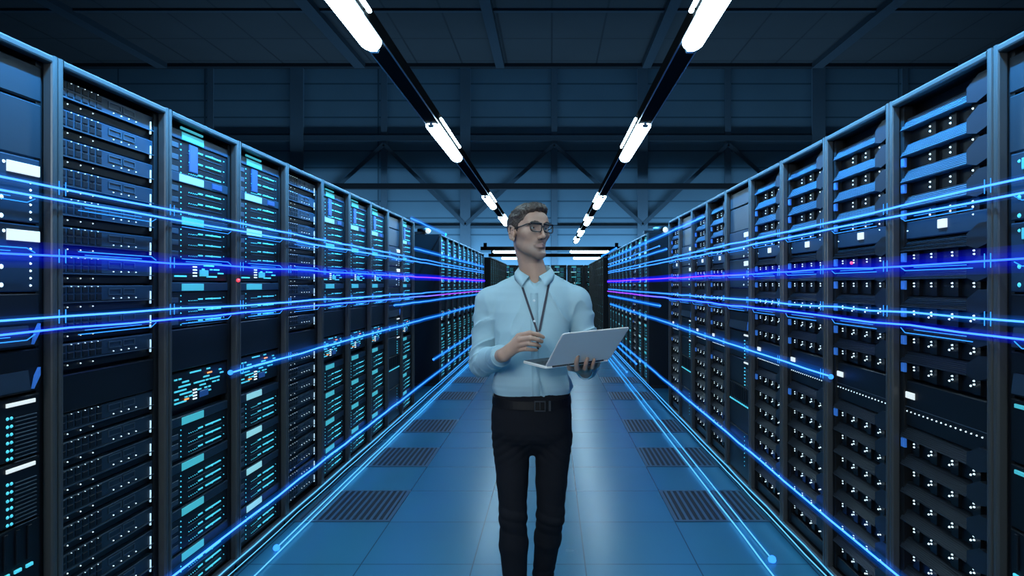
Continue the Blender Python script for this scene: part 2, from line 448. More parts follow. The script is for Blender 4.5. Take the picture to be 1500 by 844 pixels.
def cluster_b(k, z0, z1, seed, orange):
    """control panel with rows of dashes"""
    rnd = random.Random(seed)
    u = k.part('control_panel', 'face_dark', MB().fbox(X0, X1, YF, YF+.05, z0, z1, .003))
    b = MB(); z = z1-.012
    while z > z0+.008:
        x = .10
        while x < .5:
            w = rnd.choice((.02, .03, .05, .09))
            if rnd.random() < .55 and x+w < .52: b.fbox(x, x+w, YF-.004, YF, z-.0035, z+.0035, .001)
            x += w+rnd.choice((.012, .03, .05))
        z -= .0175
    k.sub(u, 'status_light_strip', 'led_teal', b)
    s = MB().fbox(.30, .37, YF-.006, YF, z0+.022, z0+.052, .002)
    k.sub(u, 'display', 'label_cyan' if not orange else 'lcd_blue', s)
    w = MB()
    for i in range(4): w.fbox(.245, .275, YF-.004, YF, z0+.02+.014*i, z0+.026+.014*i, .001)
    k.sub(u, 'indicator_dash_strip', 'led_white', w)
    if orange:
        o = MB().fbox(.36, .40, YF-.007, YF-.004, z1-.035, z1-.028, .001); 
        k.sub(u, 'warning_light', 'led_orange', o)
        k.sub(u, 'warning_light', 'led_orange', MB().fbox(.17, .205, YF-.007, YF-.004, z0+.03, z0+.037, .001))

def type_b(pale=False):
    """rack of blade enclosures with teal status bars"""
    k = Kit(); carcass(k)
    L1, L2 = ('label_cyan', 'label_pale')
    u = rows_b(k, 2.165, 3, .052, L1, .034)
    k.sub(u, 'display', 'lcd_blue', MB().fbox(.212, .281, YF-.005, YF, 2.015, 2.14, .003))
    k.sub(u, 'top_light_bar', L1, MB().fbox(.149, .324, YF-.006, YF+.002, 2.196, 2.206, .002))
    u = rows_b(k, 1.975, 3, .05, L2, .034, lw=(.13, .324))
    k.sub(u, 'blue_plate', 'lcd_blue', MB().fbox(.40, .49, YF-.009, YF-.004, 1.962, 1.99, .003))
    rows_b(k, 1.785, 3, .05, L2 if pale else L1, .034)
    cluster_b(k, 1.515, 1.60, 3, False)
    rows_b(k, 1.486, 3, .05, L1, .032, first=.056)
    k.part('blank_panel', 'face_dark', MB().fbox(X0, X1, YF-.006, YF+.03, 1.115, 1.30))
    cluster_b(k, .945, 1.105, 11, True)
    for z in (.885, .68, .477, .275):
        rows_b(k, z, 3, .042, L1 if not pale else L2, .034, first=.062)
    k.part('base_panel', 'face_dark', MB().fbox(X0, X1, YF, YF+.03, .088, .12))
    return k

def shelf_c(k, zt, ncol, tabs, dots3, bright):
    """blade chassis shelf: ribbed grip bar with flared end over a dark cavity with paired lights"""
    u = k.part('blade_chassis', 'bay', MB().box(X0, X1, YF+.03, YF+.05, zt-.108, zt))
    hb = .05 if bright else .042; n = 7
    # grip bar profile in (y, z): slopes outwards towards its lower edge, saw-tooth ribs
    prof = [(YF+.03, zt), (YF+.014, zt)]
    for i in range(n):
        a = i/n; z = zt-hb*a; y = YF+.012-.026*a
        prof += [(y, z-.001), (y-.004, z-hb/n*.5), (y-.0015, z-hb/n*.75)]
    prof += [(YF-.016, zt-hb), (YF+.03, zt-hb)]
    b = MB().prism(prof[::-1], 'x', X0-.012, .44)
    k.sub(u, 'grip_bar', 'ribbed' if bright else 'latch', b)
    # flared end piece
    e = MB()
    fl = [(.44, zt-hb), (.44, zt-.002), (.50, zt+.03), (.548, zt+.03), (.548, zt-hb+.004), (.49, zt-hb-.012)]
    e.prism(fl, 'y', YF-.012, YF+.03)
    k.sub(u, 'end_latch', 'latch', e)
    k.sub(u, 'lower_lip', 'port', MB().box(X0, .44, YF-.014, YF-.011, zt-hb-.001, zt-hb+.0015))
    d = MB()
    xs = ((.21, .33, .45) if ncol == 3 else (.105, .217, .34, .455))
    zd = zt-hb-.028
    for x in xs:
        if bright:
            for q in (0, -.0185): d.disc(x, YF+.004, zd+.006+q, .0042, .004)
        else:
            d.disc(x, YF+.004, zd+.011, .0050, .004, rz=.0036); d.disc(x+.001, YF+.004, zd-.001, .0050, .004, rz=.0036)
            if dots3 and x > .15: d.disc(x-.016, YF+.004, zd-.008, .0042, .004)
    k.sub(u, 'indicator_dot_strip', 'led_white', d)
    if tabs:
        k.sub(u, 'blue_tab', 'blue_tab', MB().fbox(X0-.012, X0+.012, YF-.012, YF+.0, zt-hb-.042, zt-hb-.006, .003))
    m = MB().box(X0, X1, YF+.024, YF+.031, zt-.106, zt-hb-.002)
    for x in xs: m.box(x-.02, x+.02, YF+.012, YF+.027, zt-.106, zt-hb-.002)
    k.sub(u, 'blade_front', 'face_dark', m)
    return u

def type_c():
    k = Kit(); carcass(k)
    for i in range(4): shelf_c(k, 2.165-.1045*i, 3, i > 0, False, True)
    u = k.part('control_panel', 'face', MB().fbox(X0, X1, YF+.004, YF+.03, 1.678, 1.748))
    k.sub(u, 'label_plate', 'label_white', MB().fbox(.26, .312, YF-.002, YF+.004, 1.705, 1.737, .002))
    d = MB().disc(.06, YF+.004, 1.712, .003); d.disc(.45, YF+.004, 1.735, .003)
    k.sub(u, 'indicator_dot_strip', 'led_white', d)
    for i in range(5): shelf_c(k, 1.672-.11*i, 4, True, i > 1, False)
    u = k.part('control_panel', 'face_dark', MB().fbox(X0, X1, YF+.004, YF+.03, .935, 1.115))
    k.sub(u, 'label_plate', 'label_white', MB().fbox(.052, .11, YF-.002, YF+.004, 1.045, 1.07, .002))
    k.sub(u, 'trim_strip', 'port', MB().box(X0, X1, YF+.001, YF+.004, 1.009, 1.012))
    d = MB()
    for i in range(17): d.disc(.056+.0275*i, YF+.004, .992, .0032)
    k.sub(u, 'indicator_dot_strip', 'led_white', d)
    for i in range(7): shelf_c(k, .93-.111*i, 4, i == 0, True, False)
    k.part('base_panel', 'face_dark', MB().fbox(X0, X1, YF, YF+.03, .088, .15))
    return k

def type_d(mirror=False):
    """tape-library style rack: two plain panels on top, labelled modules below"""
    k = Kit(); carcass(k); y = .012
    def X(a, b): return (.6-b, .6-a) if mirror else (a, b)
    k.part('upper_door_panel', 'face_gloss', MB().fbox(X0-.02, X1+.02, y+.02, y+.06, 2.085, 2.20, .005))
    k.part('lower_door_panel', 'face_gloss', MB().fbox(X0-.02, X1+.02, y+.02, y+.06, 1.9, 2.078, .005))
    lm = 'label_cyan' if mirror else 'label_white'
    for z0, z1, zl in ((1.692, 1.895, 1.858), (1.475, 1.685, 1.65)):
        u = k.part('tape_module', 'face', MB().fbox(X0, X1, y+.01, y+.06, z0, z1))
        a, b = (.10, .24) if mirror else (.427, .547)
        k.sub(u, 'label_plate', lm, MB().fbox(a, b, y+.004, y+.012, zl-.017, zl+.017, .002))
        d = MB()
        cx = .085 if mirror else .515
        for i in range(6): d.disc(cx if not mirror else .118, y+.01, zl-.04-.023*i, .0042)
        for q in (.1, .155): d.disc(.41 if not mirror else .085, y+.01, zl-q+.002, .0075)
        d.disc(.418 if not mirror else .085, y+.01, zl+.01, .0055)
        k.sub(u, 'indicator_dot_strip', 'led_teal' if mirror else 'led_white', d)
        k.sub(u, 'recess_trim', 'port', MB().box(.2, .4, y+.007, y+.01, z0+.012, z0+.016))
    for z0, z1 in ((1.30, 1.47), (1.16, 1.295)):
        u = k.part('tape_module', 'face_dark', MB().fbox(X0, X1, y+.01, y+.06, z0, z1))
        k.sub(u, 'drawer_lip', 'face', MB().prism([(y-.004, z0+.01), (y+.012, z0+.01), (y+.012, z0+.07), (y+.004, z0+.07)][::-1], 'x', .07, .5))
        k.sub(u, 'blue_tab', 'blue_tab', MB().prism([(.515, z0+.01), (.54, z0+.05), (.54, z0+.075), (.525, z0+.05)], 'y', y-.002, y+.008))
    for zl in (1.134, .935):
        u = k.part('drive_module', 'face_dark', MB().fbox(X0, X1, y+.01, y+.06, zl-.175, zl+.018))
        a, b = X(.425, .53)
        k.sub(u, 'label_plate', lm, MB().fbox(a, b, y+.004, y+.012, zl-.008, zl+.004, .002))
        s = MB()
        for i in range(6):
            z = zl-.042-.0245*i; d = MB()
            for q in (0, .014): d.disc((.43 if not mirror else .118)+(q if not mirror else 0), y+.009, z-(q*.9 if mirror else 0), .0055)
            k.sub(u, 'status_light', 'led_teal', d)
            for q in (0, .012): s.fbox(.455, .535, y+.005, y+.01, z-.004-q, z-.001-q, .001)
        k.sub(u, 'slat_trim', 'port', s)
    u = k.part('fan_module', 'face_dark', MB().fbox(X0, X1, y+.01, y+.06, .43, .755))
    s = MB(); d = MB()
    for i in range(11):
        s.fbox(.07+.043*i, .085+.043*i, y+.004, y+.012, .64, .745, .002)
        d.fbox(.066+.043*i, .090+.043*i, y+.003, y+.012, .614, .624, .002)
    k.sub(u, 'slot_trim', 'bay', s); k.sub(u, 'status_light_strip', 'led_teal', d)
    u = k.part('base_panel', 'face_dark', MB().fbox(X0, X1, y+.01, y+.06, .09, .425))
    d = MB()
    for i in range(8): d.disc(.118 if mirror else .43, y+.009, .395-.03*i, .0042)
    k.sub(u, 'indicator_dot_strip', 'led_teal', d)
    return k

def make_rack(kit, merged=False):
    r = empty('server_rack')
    if not merged:
        for name, m, mb, subs in kit.parts:
            p = mb.build(name, m, r)
            for sn, sm, smb in subs: smb.build(sn, sm, p)
        return r
    # copies too far away to show their parts: carcass, one bank of servers per material, one pattern of lights per colour
    keep = ('door_frame', 'cabinet_shell', 'plinth'); bank = {}
    for name, m, mb, subs in kit.parts:
        if name in keep: mb.build(name, m, r); continue
        bank.setdefault(m, MB()).merge(mb)
        for sn, sm, smb in subs: bank.setdefault(sm, MB()).merge(smb)
    for m, mb in bank.items():
        lit = m.startswith(('led', 'label', 'lcd', 'blue'))
        mb.build('indicator_dot_pattern' if lit else 'server_front_trim', m, r)
    return r

KITS = {'A': type_a(), 'B': type_b(), 'P': type_b(True), 'C': type_c(), 'D': type_d(), 'M': type_d(True)}
DESC = {'A': 'drive-server rack with white dots', 'B': 'rack with teal status bars',
        'P': 'rack with pale teal labels', 'C': 'rack of ribbed blade shelves',
        'D': 'rack with plain upper panels', 'M': 'rack with teal dot columns'}
PROTO = {}
def rack(kind, merged, loc, rz, label, group):
    key = (kind, merged)
    if key not in PROTO:
        PROTO[key] = make_rack(KITS[kind], merged); r = PROTO[key]
    else:
        r = copy_tree(PROTO[key])
    r.location = loc; r.rotation_euler = (0, 0, rz)
    tag(r, label, 'server rack', group)
    return r
PITL, PITR = .6, .604
YL0, YR0 = 2.067-.6, 1.975-.604
RK = {}
for i, kd in enumerate('DABPABBBDB'):
    RK['L', i] = rack(kd, False, (XL, YL0+PITL*i, 0), PI/2, '%s, %s from the camera in the left row' % (DESC[kd], OR[i]), 'racks of the near left row')
for i, kd in enumerate('MCCCCDCCDC'):
    RK['R', i] = rack(kd, False, (XR, YR0+PITR*(i+1)-.002, 0), -PI/2, '%s, %s from the camera in the right row' % (DESC[kd], OR[i]), 'racks of the near right row')
for i, kd in enumerate('BPBBPBBABB'):
    rack(kd, True, (XL, 9.27+.6*i, 0), PI/2, '%s, %s in the left block beyond the first gap' % (DESC[kd], OR[i]), 'racks of the second left block')
for i, kd in enumerate('BPCBBBPBBB'):
    rack(kd, True, (XR, 9.07+.6*(i+1), 0), -PI/2, '%s, %s in the right block beyond the first gap' % (DESC[kd], OR[i]), 'racks of the second right block')
for i, kd in enumerate('BBPBBBPBBB'):
    rack(kd, True, (XL, 17.07+.6*i, 0), PI/2, '%s, %s in the left block beyond the second gap' % (DESC[kd], OR[i]), 'racks of the third left block')
    rack(kd, True, (XR, 16.9+.6*(i+1), 0), -PI/2, '%s, %s in the right block beyond the second gap' % (DESC[kd], OR[i]), 'racks of the third right block')
for i in range(6):
    rack('B', False, (-1.92+.64*i, 24.0, 0), 0, 'far rack facing down the aisle at its end, %s counted from the left' % OR[i], 'racks across the far end')
# two red warning lights on the posts
w = MB().ball((.58, -.004, 1.52), .009, 10, 6); w.smooth = True; w.build('warning_light', 'led_red', RK['L', 2])
w = MB().ball((.21, YF-.004, 1.60), .007, 10, 6); w.smooth = True; w.build('warning_light', 'led_red', RK['R', 2])

# small spot lamps on the tops of the far blocks
def spot(x, y, label):
    t = empty('spot_lamp', (x, y, TOP+.002)); tag(t, label, 'spot lamp', 'spot lamps on the block ends')
    MB().box(-.22, .04, .0, .14, 0, .035).build('bracket', 'black', t)
    h = MB().tube([(-.08, .06, .055), (.0, .05, .06), (.06, .02, .05)], [.03, .04, .045], 12); h.smooth = True; h.build('housing', 'black', t)
    b = MB().ball((.085, .0, .045), .04, 12, 8); b.smooth = True; b.build('bulb', 'label_white', t)
spot(-1.9, 9.3, 'small white spot lamp on top of the left block beyond the gap')
spot(1.57, 9.1, 'small white spot lamp on top of the right block beyond the gap')

# ------------------------------------------------------------------ glowing data trails
def rad(Y): return .0034+.00055*min(max(Y-2, 0), 12)
def trail(label, m, X, z, Y0, Y1, node=None, glints=False, accent=False, k=1.0, wig=.004, side=0, grp='light trails along the racks', glow=0.0):
    rnd = random.Random(label)
    t = empty('light_trail', (X, Y0, z)); tag(t, label, 'light trail', grp)
    pts = []; rs = []; Y = Y0
    while Y < Y1:
        pts.append((0 if z > .03 else rnd.uniform(-.002, .002), Y-Y0, rnd.uniform(-wig, wig) if z > .03 else 0)); rs.append(rad(Y)*k); Y += .3 if Y < 8 else .9
    pts.append((0, Y1-Y0, 0)); rs.append(rad(Y1)*k)
    MB().tube(pts, rs, 6).build('core', m, t)
    if k > .75 and glow is not None:
        mm = 'glow_floor' if m == 'trail_floor' else 'glow_cyan' if m == 'trail_cyan' else 'glow_blue'
        hz = .016 if m == 'trail_floor' else .034 if m == 'trail_cyan' else .044
        gro = glow == 0 and mm != 'glow_blue'; hz = glow or hz
        for sc in (1.0, .5):  # halo around the trail, put in as a glowing volume
            g = MB(); hx = .0105; n = 10; prs = [(pts[i], i) for i in range(0, len(pts))]
            vs = []
            for p, i in prs:
                w = hz*sc*(1.0 if gro else 1)
                for j in range(n):
                    vs.append((p[0]+hx*math.cos(2*PI*j/n) if z > .03 else p[0]+w*math.cos(2*PI*j/n), p[1], p[2]+(w if z > .03 else .0115)*math.sin(2*PI*j/n)))
            L = len(prs)
            g.add(vs, [(i*n+j, (i+1)*n+j, (i+1)*n+(j+1) % n, i*n+(j+1) % n) for i in range(L-1) for j in range(n)]+[tuple(range(n)), tuple(range((L-1)*n, L*n))[::-1]])
            g.build('halo_volume', mm, t)
    if node is not None:
        r = node*rad(Y0)
        b = MB().ball((0, 0, 0), (r, r, r), 12, 8); b.smooth = True; b.build('end_node', 'trail_node', t)
    if glints:  # trail's reflections on the rack posts, put in as small glowing tubes
        for i in range(1, 10):
            Yb = (YL0+PITL*i) if side < 0 else (YR0+PITR*i)
            if not (Y0+.1 < Yb < min(Y1, 7.6)): continue
            tk = MB()
            for q in (-.014, .014): tk.tube([(0, Yb+q-Y0, -.021), (0, Yb+q-Y0, .024)], .0016, 5)
            tk.build('post_glint', 'trail_accent', t)
    if accent:
        ac = MB(); sg = 1 if side < 0 else -1
        for i in range(0, 10):
            Yb = (YL0+PITL*i) if side < 0 else (YR0+PITR*i)
            if not (Y0 < Yb+.05 and Yb+.6 < min(Y1, 7.6)): continue
            o = accent
            ac.tube([(0, Yb+.07-Y0, o), (0, Yb+.46-Y0, o), (0, Yb+.49-Y0, o*.35)], .0017, 5)
            ac.tube([(0, Yb+.10-Y0, o*.45), (0, Yb+.40-Y0, o*.45)], .0013, 5)
        if ac.v: ac.build('circuit_line_pattern', 'trail_accent', t)
A, B = XL+.013, XR-.013
trail('bright cyan light trail high across the left racks, upper of a close pair', 'trail_cyan', A, 1.812, .9, 15, glow=0.014, glints=True, side=-1)
trail('bright cyan light trail high across the left racks, lower of a close pair', 'trail_cyan', A, 1.772, .9, 15, glow=0.014, side=-1, accent=-.022)
trail('deep blue light trail at face height on the left racks turning pink further off', 'trail_blue', A, 1.59, .9, 15.2, glints=True, side=-1, accent=.02)
trail('cyan light trail at chest height on the left racks, upper of its pair', 'trail_cyan', A, 1.392, .9, 15, glow=0.014, glints=True, side=-1)
trail('blue light trail at chest height on the left racks, lower of its pair', 'trail_violet', A, 1.352, .9, 15.2, glow=0.014, side=-1, accent=-.024)
trail('cyan light trail starting in a glowing dot at waist height on the left racks', 'trail_cyan', A, 1.058, 3.15, 14.5, node=3.2, glints=True, side=-1)
trail('cyan light trail at shin height on the left racks', 'trail_cyan', A, .257, 1.3, 13, side=-1, k=1.1)
trail('upper thin light trail along the foot of the left racks', 'trail_floor', A, .088, 1.3, 14, glow=0.014, side=-1, k=.8)
trail('lower thin light trail along the foot of the left racks', 'trail_floor', A, .05, 1.3, 14, glow=None, side=-1, k=.6)
trail('light trail on the floor by the left racks that ends in a glowing dot', 'trail_floor', -1.548, .013, 3.55, 14, glow=0.014, node=4.4, k=.85, grp='light trails on the floor')
trail('plain light trail on the floor by the left racks without a dot', 'trail_floor', -1.512, .013, 1.3, 14, glow=0.014, k=.8, grp='light trails on the floor')
trail('short light trail with a dot at knee height before the left gap', 'trail_cyan', A, .476, 8.6, 15, node=2.2)
trail('short light trail with a dot at chest height on the ninth left rack', 'trail_cyan', A, 1.286, 6.45, 15, glow=.026, node=1.6)
trail('cyan light trail crossing the left gap above head height', 'trail_cyan', A, 1.925, 7.4, 15)
trail('cyan light trail along the rack tops across the left gap', 'trail_cyan', A, 2.262, 7.2, 9.6, k=.8)
trail('bright cyan light trail high across the right racks, upper of a close pair', 'trail_cyan', B, 1.806, .9, 15, glow=0.013, glints=True, side=1)
trail('bright cyan light trail high across the right racks, lower of a close pair', 'trail_cyan', B, 1.768, .9, 15, glow=0.013, side=1, accent=-.024)
trail('deep blue light trail at face height on the right racks turning pink further off', 'trail_blue_near', B, 1.572, .9, 15.2, glints=True, side=1, accent=-.02)
trail('cyan light trail at chest height on the right racks, upper of its pair', 'trail_cyan', B, 1.389, .9, 15, glow=0.018, glints=True, side=1)
trail('blue light trail at chest height on the right racks, lower of its pair', 'trail_violet', B, 1.340, .9, 15.2, glow=0.018, side=1, accent=-.028)
trail('cyan light trail starting in a glowing dot at waist height on the right racks', 'trail_cyan', B, 1.047, 3.08, 14.5, node=3.2, glints=True, side=1)
trail('cyan light trail at shin height on the right racks', 'trail_cyan', B, .345, 1.3, 13, k=1.1)
trail('upper thin light trail along the foot of the right racks', 'trail_floor', B, .085, 1.3, 14, glow=0.014, k=.8)
trail('lower thin light trail along the foot of the right racks', 'trail_floor', B, .045, 1.3, 14, glow=None, k=.8)
trail('light trail on the floor by the right racks that ends in a glowing dot', 'trail_floor', 1.195, .013, 3.4, 14, glow=0.014, node=5.2, k=.85, grp='light trails on the floor')
trail('plain light trail on the floor by the right racks without a dot', 'trail_floor', 1.135, .013, 1.3, 14, k=1.0, grp='light trails on the floor')
trail('short floor light trail with a dot far off by the right racks', 'trail_floor', 1.29, .013, 10.7, 15, node=2.2, grp='light trails on the floor')
trail('short light trail with a dot at shin height before the right gap', 'trail_cyan', B, .226, 10.1, 15, node=2.0)
trail('short light trail with a dot at chest height before the right gap', 'trail_cyan', B, 1.232, 7.9, 15, node=2.0)
trail('short light trail with a dot above head height before the right gap, lower one', 'trail_cyan', B, 1.92, 7.46, 15, glow=0.026, node=1.8)
trail('short light trail with a dot above head height before the right gap, upper one', 'trail_cyan', B, 1.985, 7.96, 15, glow=None, node=1.8)
trail('cyan light trail near the tops of the right racks starting on the seventh', 'trail_cyan', B, 2.105, 5.67, 15, node=1.6)
trail('short light trail with a dot over the right rack tops far off', 'trail_cyan', B, 2.262, 13.2, 17, node=2.2)

# ------------------------------------------------------------------ added fill lights and world
def area(name, loc, rot, sx, sy, col, power, spread=PI):
    l = bpy.data.lights.new(name, 'AREA'); l.shape = 'RECTANGLE'; l.size = sx; l.size_y = sy
    l.color = col; l.energy = power; l.spread = spread
    o = bpy.data.objects.new(name, l); COL.objects.link(o); o.location = loc; o.rotation_euler = rot
    return o
# blue wash on the end wall from unseen lights added behind the last racks
area('wall_fill', (0, 25.6, 1.0), (math.radians(125), 0, 0), 30, .6, (.10, .50, .92), 430)
area('wall_fill', (0, 25.3, 1.2), (math.radians(136), 0, 0), 34, .6, (.30, .55, .82), 1350)
# unseen blue lights added beside the light rails to brighten the upper racks
for X, s in ((RL-.085, -1), (RR+.085, 1)):
    for Y in (1.5, 5.5, 9.5, 13.5):
        area('rack_top_fill', (X, Y, 3.03), (0, math.radians(39)*-s, 0), .04, 4.0, (.06, .42, 1.0), 235, math.radians(50))
# dim blue overhead fill, added above the frame
for Y in (-1.0, 4.0):
    area('overhead_fill', (-.1, Y, 7.5), (0, 0, 0), 1.6, 1.6, (.3, .6, 1.0), 22)
area('front_fill', (-1.15, -1.6, 2.5), (math.radians(76), 0, math.radians(-14)), 1.2, 1.0, (.86, .96, 1.0), 15, math.radians(80))  # added light near the camera to brighten the man's front
w = bpy.data.worlds.new('world'); SC.world = w; w.use_nodes = True
w.node_tree.nodes['Background'].inputs['Color'].default_value = (.006, .014, .026, 1)
w.node_tree.nodes['Background'].inputs['Strength'].default_value = 1.0
SC.cycles.use_denoising = True
SC.cycles.transparent_max_bounces = 96; SC.cycles.volume_bounces = 0
SC.cycles.max_bounces = 6; SC.cycles.diffuse_bounces = 3; SC.cycles.glossy_bounces = 3
SC.cycles.sample_clamp_indirect = 6
SC.cycles.caustics_reflective = False; SC.cycles.caustics_refractive = False
# ------------------------------------------------------------------ person: implicit surfaces turned into continuous meshes
def V(*a): return np.array(a, float)
DP = 2.752                                      # distance of the man's body axis from the camera
def P(px, py, dy=0.0):
    d = DP+dy
    return V((px-VX)/F*d, d, CZ+(VY-py)/F*d)

def hash3(i, j, k):
    h = (i*374761393+j*668265263+k*1442695041) & 0xffffffff
    h = ((h ^ (h >> 13))*1274126177) & 0xffffffff
    return ((h ^ (h >> 16)) & 0xffff)/65535.0*2-1
def vnoise(p):
    i = np.floor(p).astype(np.int64); f = p-i; f = f*f*(3-2*f); r = 0
    for a in (0, 1):
        for b in (0, 1):
            for c in (0, 1):
                w = (f[:, 0] if a else 1-f[:, 0])*(f[:, 1] if b else 1-f[:, 1])*(f[:, 2] if c else 1-f[:, 2])
                r = r+w*hash3(i[:, 0]+a, i[:, 1]+b, i[:, 2]+c)
    return r
def smin(a, b, k):
    if k <= 0: return np.minimum(a, b)
    h = np.clip(.5+.5*(b-a)/k, 0, 1)
    return b+(a-b)*h-k*h*(1-h)

class SDF:
    """list of primitives blended in order: (function, centre, radius, blend, op)"""
    def __init__(s): s.p = []; s.post = None
    def cone(s, a, b, ra, rb, k=.01, op='+'):
        a = np.asarray(a, float); b = np.asarray(b, float); ab = b-a; L2 = max(ab@ab, 1e-9)
        def f(p):
            t = np.clip(((p-a)@ab)/L2, 0, 1)
            return np.linalg.norm(p-a-t[:, None]*ab, axis=1)-(ra+(rb-ra)*t)
        s.p.append((f, (a+b)/2, math.sqrt(L2)/2+max(ra, rb), k, op)); return s
    def chain(s, pts, rs, k=.01):
        for i in range(len(pts)-1): s.cone(pts[i], pts[i+1], rs[i], rs[i+1], k)
        return s
    def ell(s, c, r, R=None, k=.01, op='+'):
        c = np.asarray(c, float); r = np.asarray(r, float)
        def f(p):
            q = p-c
            if R is not None: q = q@R
            k0 = np.linalg.norm(q/r, axis=1); k1 = np.linalg.norm(q/(r*r), axis=1)+1e-9
            return k0*(k0-1)/k1
        s.p.append((f, c, float(r.max()), k, op)); return s
    def loft(s, zs, cx, cy, hw, hd, e=2.3, k=.01):
        zs, cx, cy, hw, hd = (np.array(q, float) for q in (zs, cx, cy, hw, hd))
        zc = (zs[0]+zs[-1])/2
        def f(p):
            z = np.clip(p[:, 2], zs[0], zs[-1])
            a = np.interp(z, zs, hw); b = np.interp(z, zs, hd)
            x = np.abs(p[:, 0]-np.interp(z, zs, cx))/a; y = np.abs(p[:, 1]-np.interp(z, zs, cy))/b
            d = ((x**e+y**e)**(1/e)-1)*np.minimum(a, b)
            dz = np.maximum(np.abs(p[:, 2]-zc)-(zs[-1]-zs[0])/2, -10)
            return np.where(dz > 0, np.sqrt(np.maximum(d, 0)**2+dz**2), np.maximum(d, dz))
        c = V(cx.mean(), cy.mean(), zc)
        s.p.append((f, c, math.hypot((zs[-1]-zs[0])/2, max(hw.max(), hd.max()))+.05, k, '+')); return s
    def fn(s, f, c, r, k=0, op='+'):
        s.p.append((f, np.asarray(c, float), r, k, op)); return s
    def ev(s, p, c=None, R=None):
        d = np.full(len(p), 10.0)
        for f, pc, pr, k, op in s.p:
            if c is not None and np.linalg.norm(pc-c)-pr-R > .06+k: 
                if op != '&': continue
            v = f(p)
            if op == '+': d = smin(d, v, k)
            elif op == '-': d = -smin(-d, v, k)
            else: d = np.maximum(d, v)
        if s.post is not None: d = d+s.post(p)
        return d
    def mesh(s, lo, hi, h):
        lo = np.asarray(lo, float); hi = np.asarray(hi, float); Bk = 16
        nb = np.ceil((hi-lo)/h/Bk).astype(int); n = nb*Bk
        G = np.full(n, 1.0, np.float32)
        g = (np.arange(Bk)*h)
        off = np.stack(np.meshgrid(g, g, g, indexing='ij'), -1).reshape(-1, 3)
        half = Bk*h/2; R = half*1.7321
        bc = np.stack(np.meshgrid(*[np.arange(k) for k in nb], indexing='ij'), -1).reshape(-1, 3)
        cen = lo+bc*Bk*h+half-h/2
        dc = s.ev(cen)
        for q in np.nonzero(np.abs(dc) < R*1.35+.02)[0]:
            b = bc[q]*Bk
            v = s.ev(lo+b*h+off, cen[q], R)
            G[b[0]:b[0]+Bk, b[1]:b[1]+Bk, b[2]:b[2]+Bk] = v.reshape(Bk, Bk, Bk)
        for q in np.nonzero(dc < -(R*1.35+.02))[0]:
            b = bc[q]*Bk; G[b[0]:b[0]+Bk, b[1]:b[1]+Bk, b[2]:b[2]+Bk] = -1
        return surface_nets(G, lo, h)

def surface_nets(G, lo, h):
    S = G < 0
    c = [S[:-1, :-1, :-1], S[1:, :-1, :-1], S[:-1, 1:, :-1], S[1:, 1:, :-1], S[:-1, :-1, 1:], S[1:, :-1, 1:], S[:-1, 1:, 1:], S[1:, 1:, 1:]]
    al = c[0].copy(); an = c[0].copy()
    for q in c[1:]: al &= q; an |= q
    act = an & ~al
    idx = np.argwhere(act)
    O = np.array([(0,0,0),(1,0,0),(0,1,0),(1,1,0),(0,0,1),(1,0,1),(0,1,1),(1,1,1)])
    val = np.stack([G[tuple((idx+o).T)] for o in O], 1).astype(float)
    acc = np.zeros((len(idx), 3)); cnt = np.zeros(len(idx))
    for a, b in ((0,1),(2,3),(4,5),(6,7),(0,2),(1,3),(4,6),(5,7),(0,4),(1,5),(2,6),(3,7)):
        va, vb = val[:, a], val[:, b]; m = (va < 0) != (vb < 0)
        t = np.where(m, va/np.where(np.abs(va-vb) < 1e-12, 1, va-vb), 0)
        acc += np.where(m[:, None], O[a]+(O[b]-O[a])*t[:, None], 0); cnt += m
    verts = lo+(idx+acc/cnt[:, None])*h
    num = np.full(act.shape, -1, np.int32); num[tuple(idx.T)] = np.arange(len(idx))
    faces = []
    for ax in range(3):
        s0 = [slice(None)]*3; s1 = [slice(None)]*3; s0[ax] = slice(0, -1); s1[ax] = slice(1, None)
        A_, B_ = S[tuple(s0)], S[tuple(s1)]
        e = np.argwhere(A_ != B_); u, w = [(1, 2), (2, 0), (0, 1)][ax]
        e = e[(e[:, u] > 0) & (e[:, w] > 0)]
        e = e[(e[:, u] < act.shape[u]) & (e[:, w] < act.shape[w]) & (e[:, ax] < act.shape[ax])]
        q = []
        for du, dw in ((-1, -1), (0, -1), (0, 0), (-1, 0)):
            t = e.copy(); t[:, u] += du; t[:, w] += dw; q.append(num[tuple(t.T)])
        q = np.stack(q, 1); fl = A_[tuple(e.T)]
        q = q[(q >= 0).all(1)] if (q < 0).any() else q
        if len(fl) == len(q): q[~fl] = q[~fl][:, ::-1]
        faces.append(q)
    return verts, np.concatenate(faces)

def np_obj(name, verts, faces, m, parent, origin, cols=None):
    me = bpy.data.meshes.new(name)
    v = np.asarray(verts, np.float32)-np.asarray(origin, np.float32)
    me.vertices.add(len(v)); me.vertices.foreach_set('co', v.ravel())
    me.loops.add(len(faces)*4); me.loops.foreach_set('vertex_index', np.asarray(faces, np.int32).ravel())
    me.polygons.add(len(faces)); me.polygons.foreach_set('loop_start', np.arange(0, len(faces)*4, 4, dtype=np.int32))
    me.polygons.foreach_set('use_smooth', np.ones(len(faces), bool))
    me.update(calc_edges=True); me.validate()
    if cols is not None:
        at = me.color_attributes.new('tone', 'FLOAT_COLOR', 'POINT')
        at.data.foreach_set('color', np.concatenate([cols, np.ones((len(cols), 1))], 1).astype(np.float32).ravel())
    me.materials.append(MATS[m])
    o = bpy.data.objects.new(name, me); COL.objects.link(o); o.parent = parent
    return o
def shift(mb, origin):
    mb.v = [tuple(np.asarray(p, float)-origin) for p in mb.v]; return mb

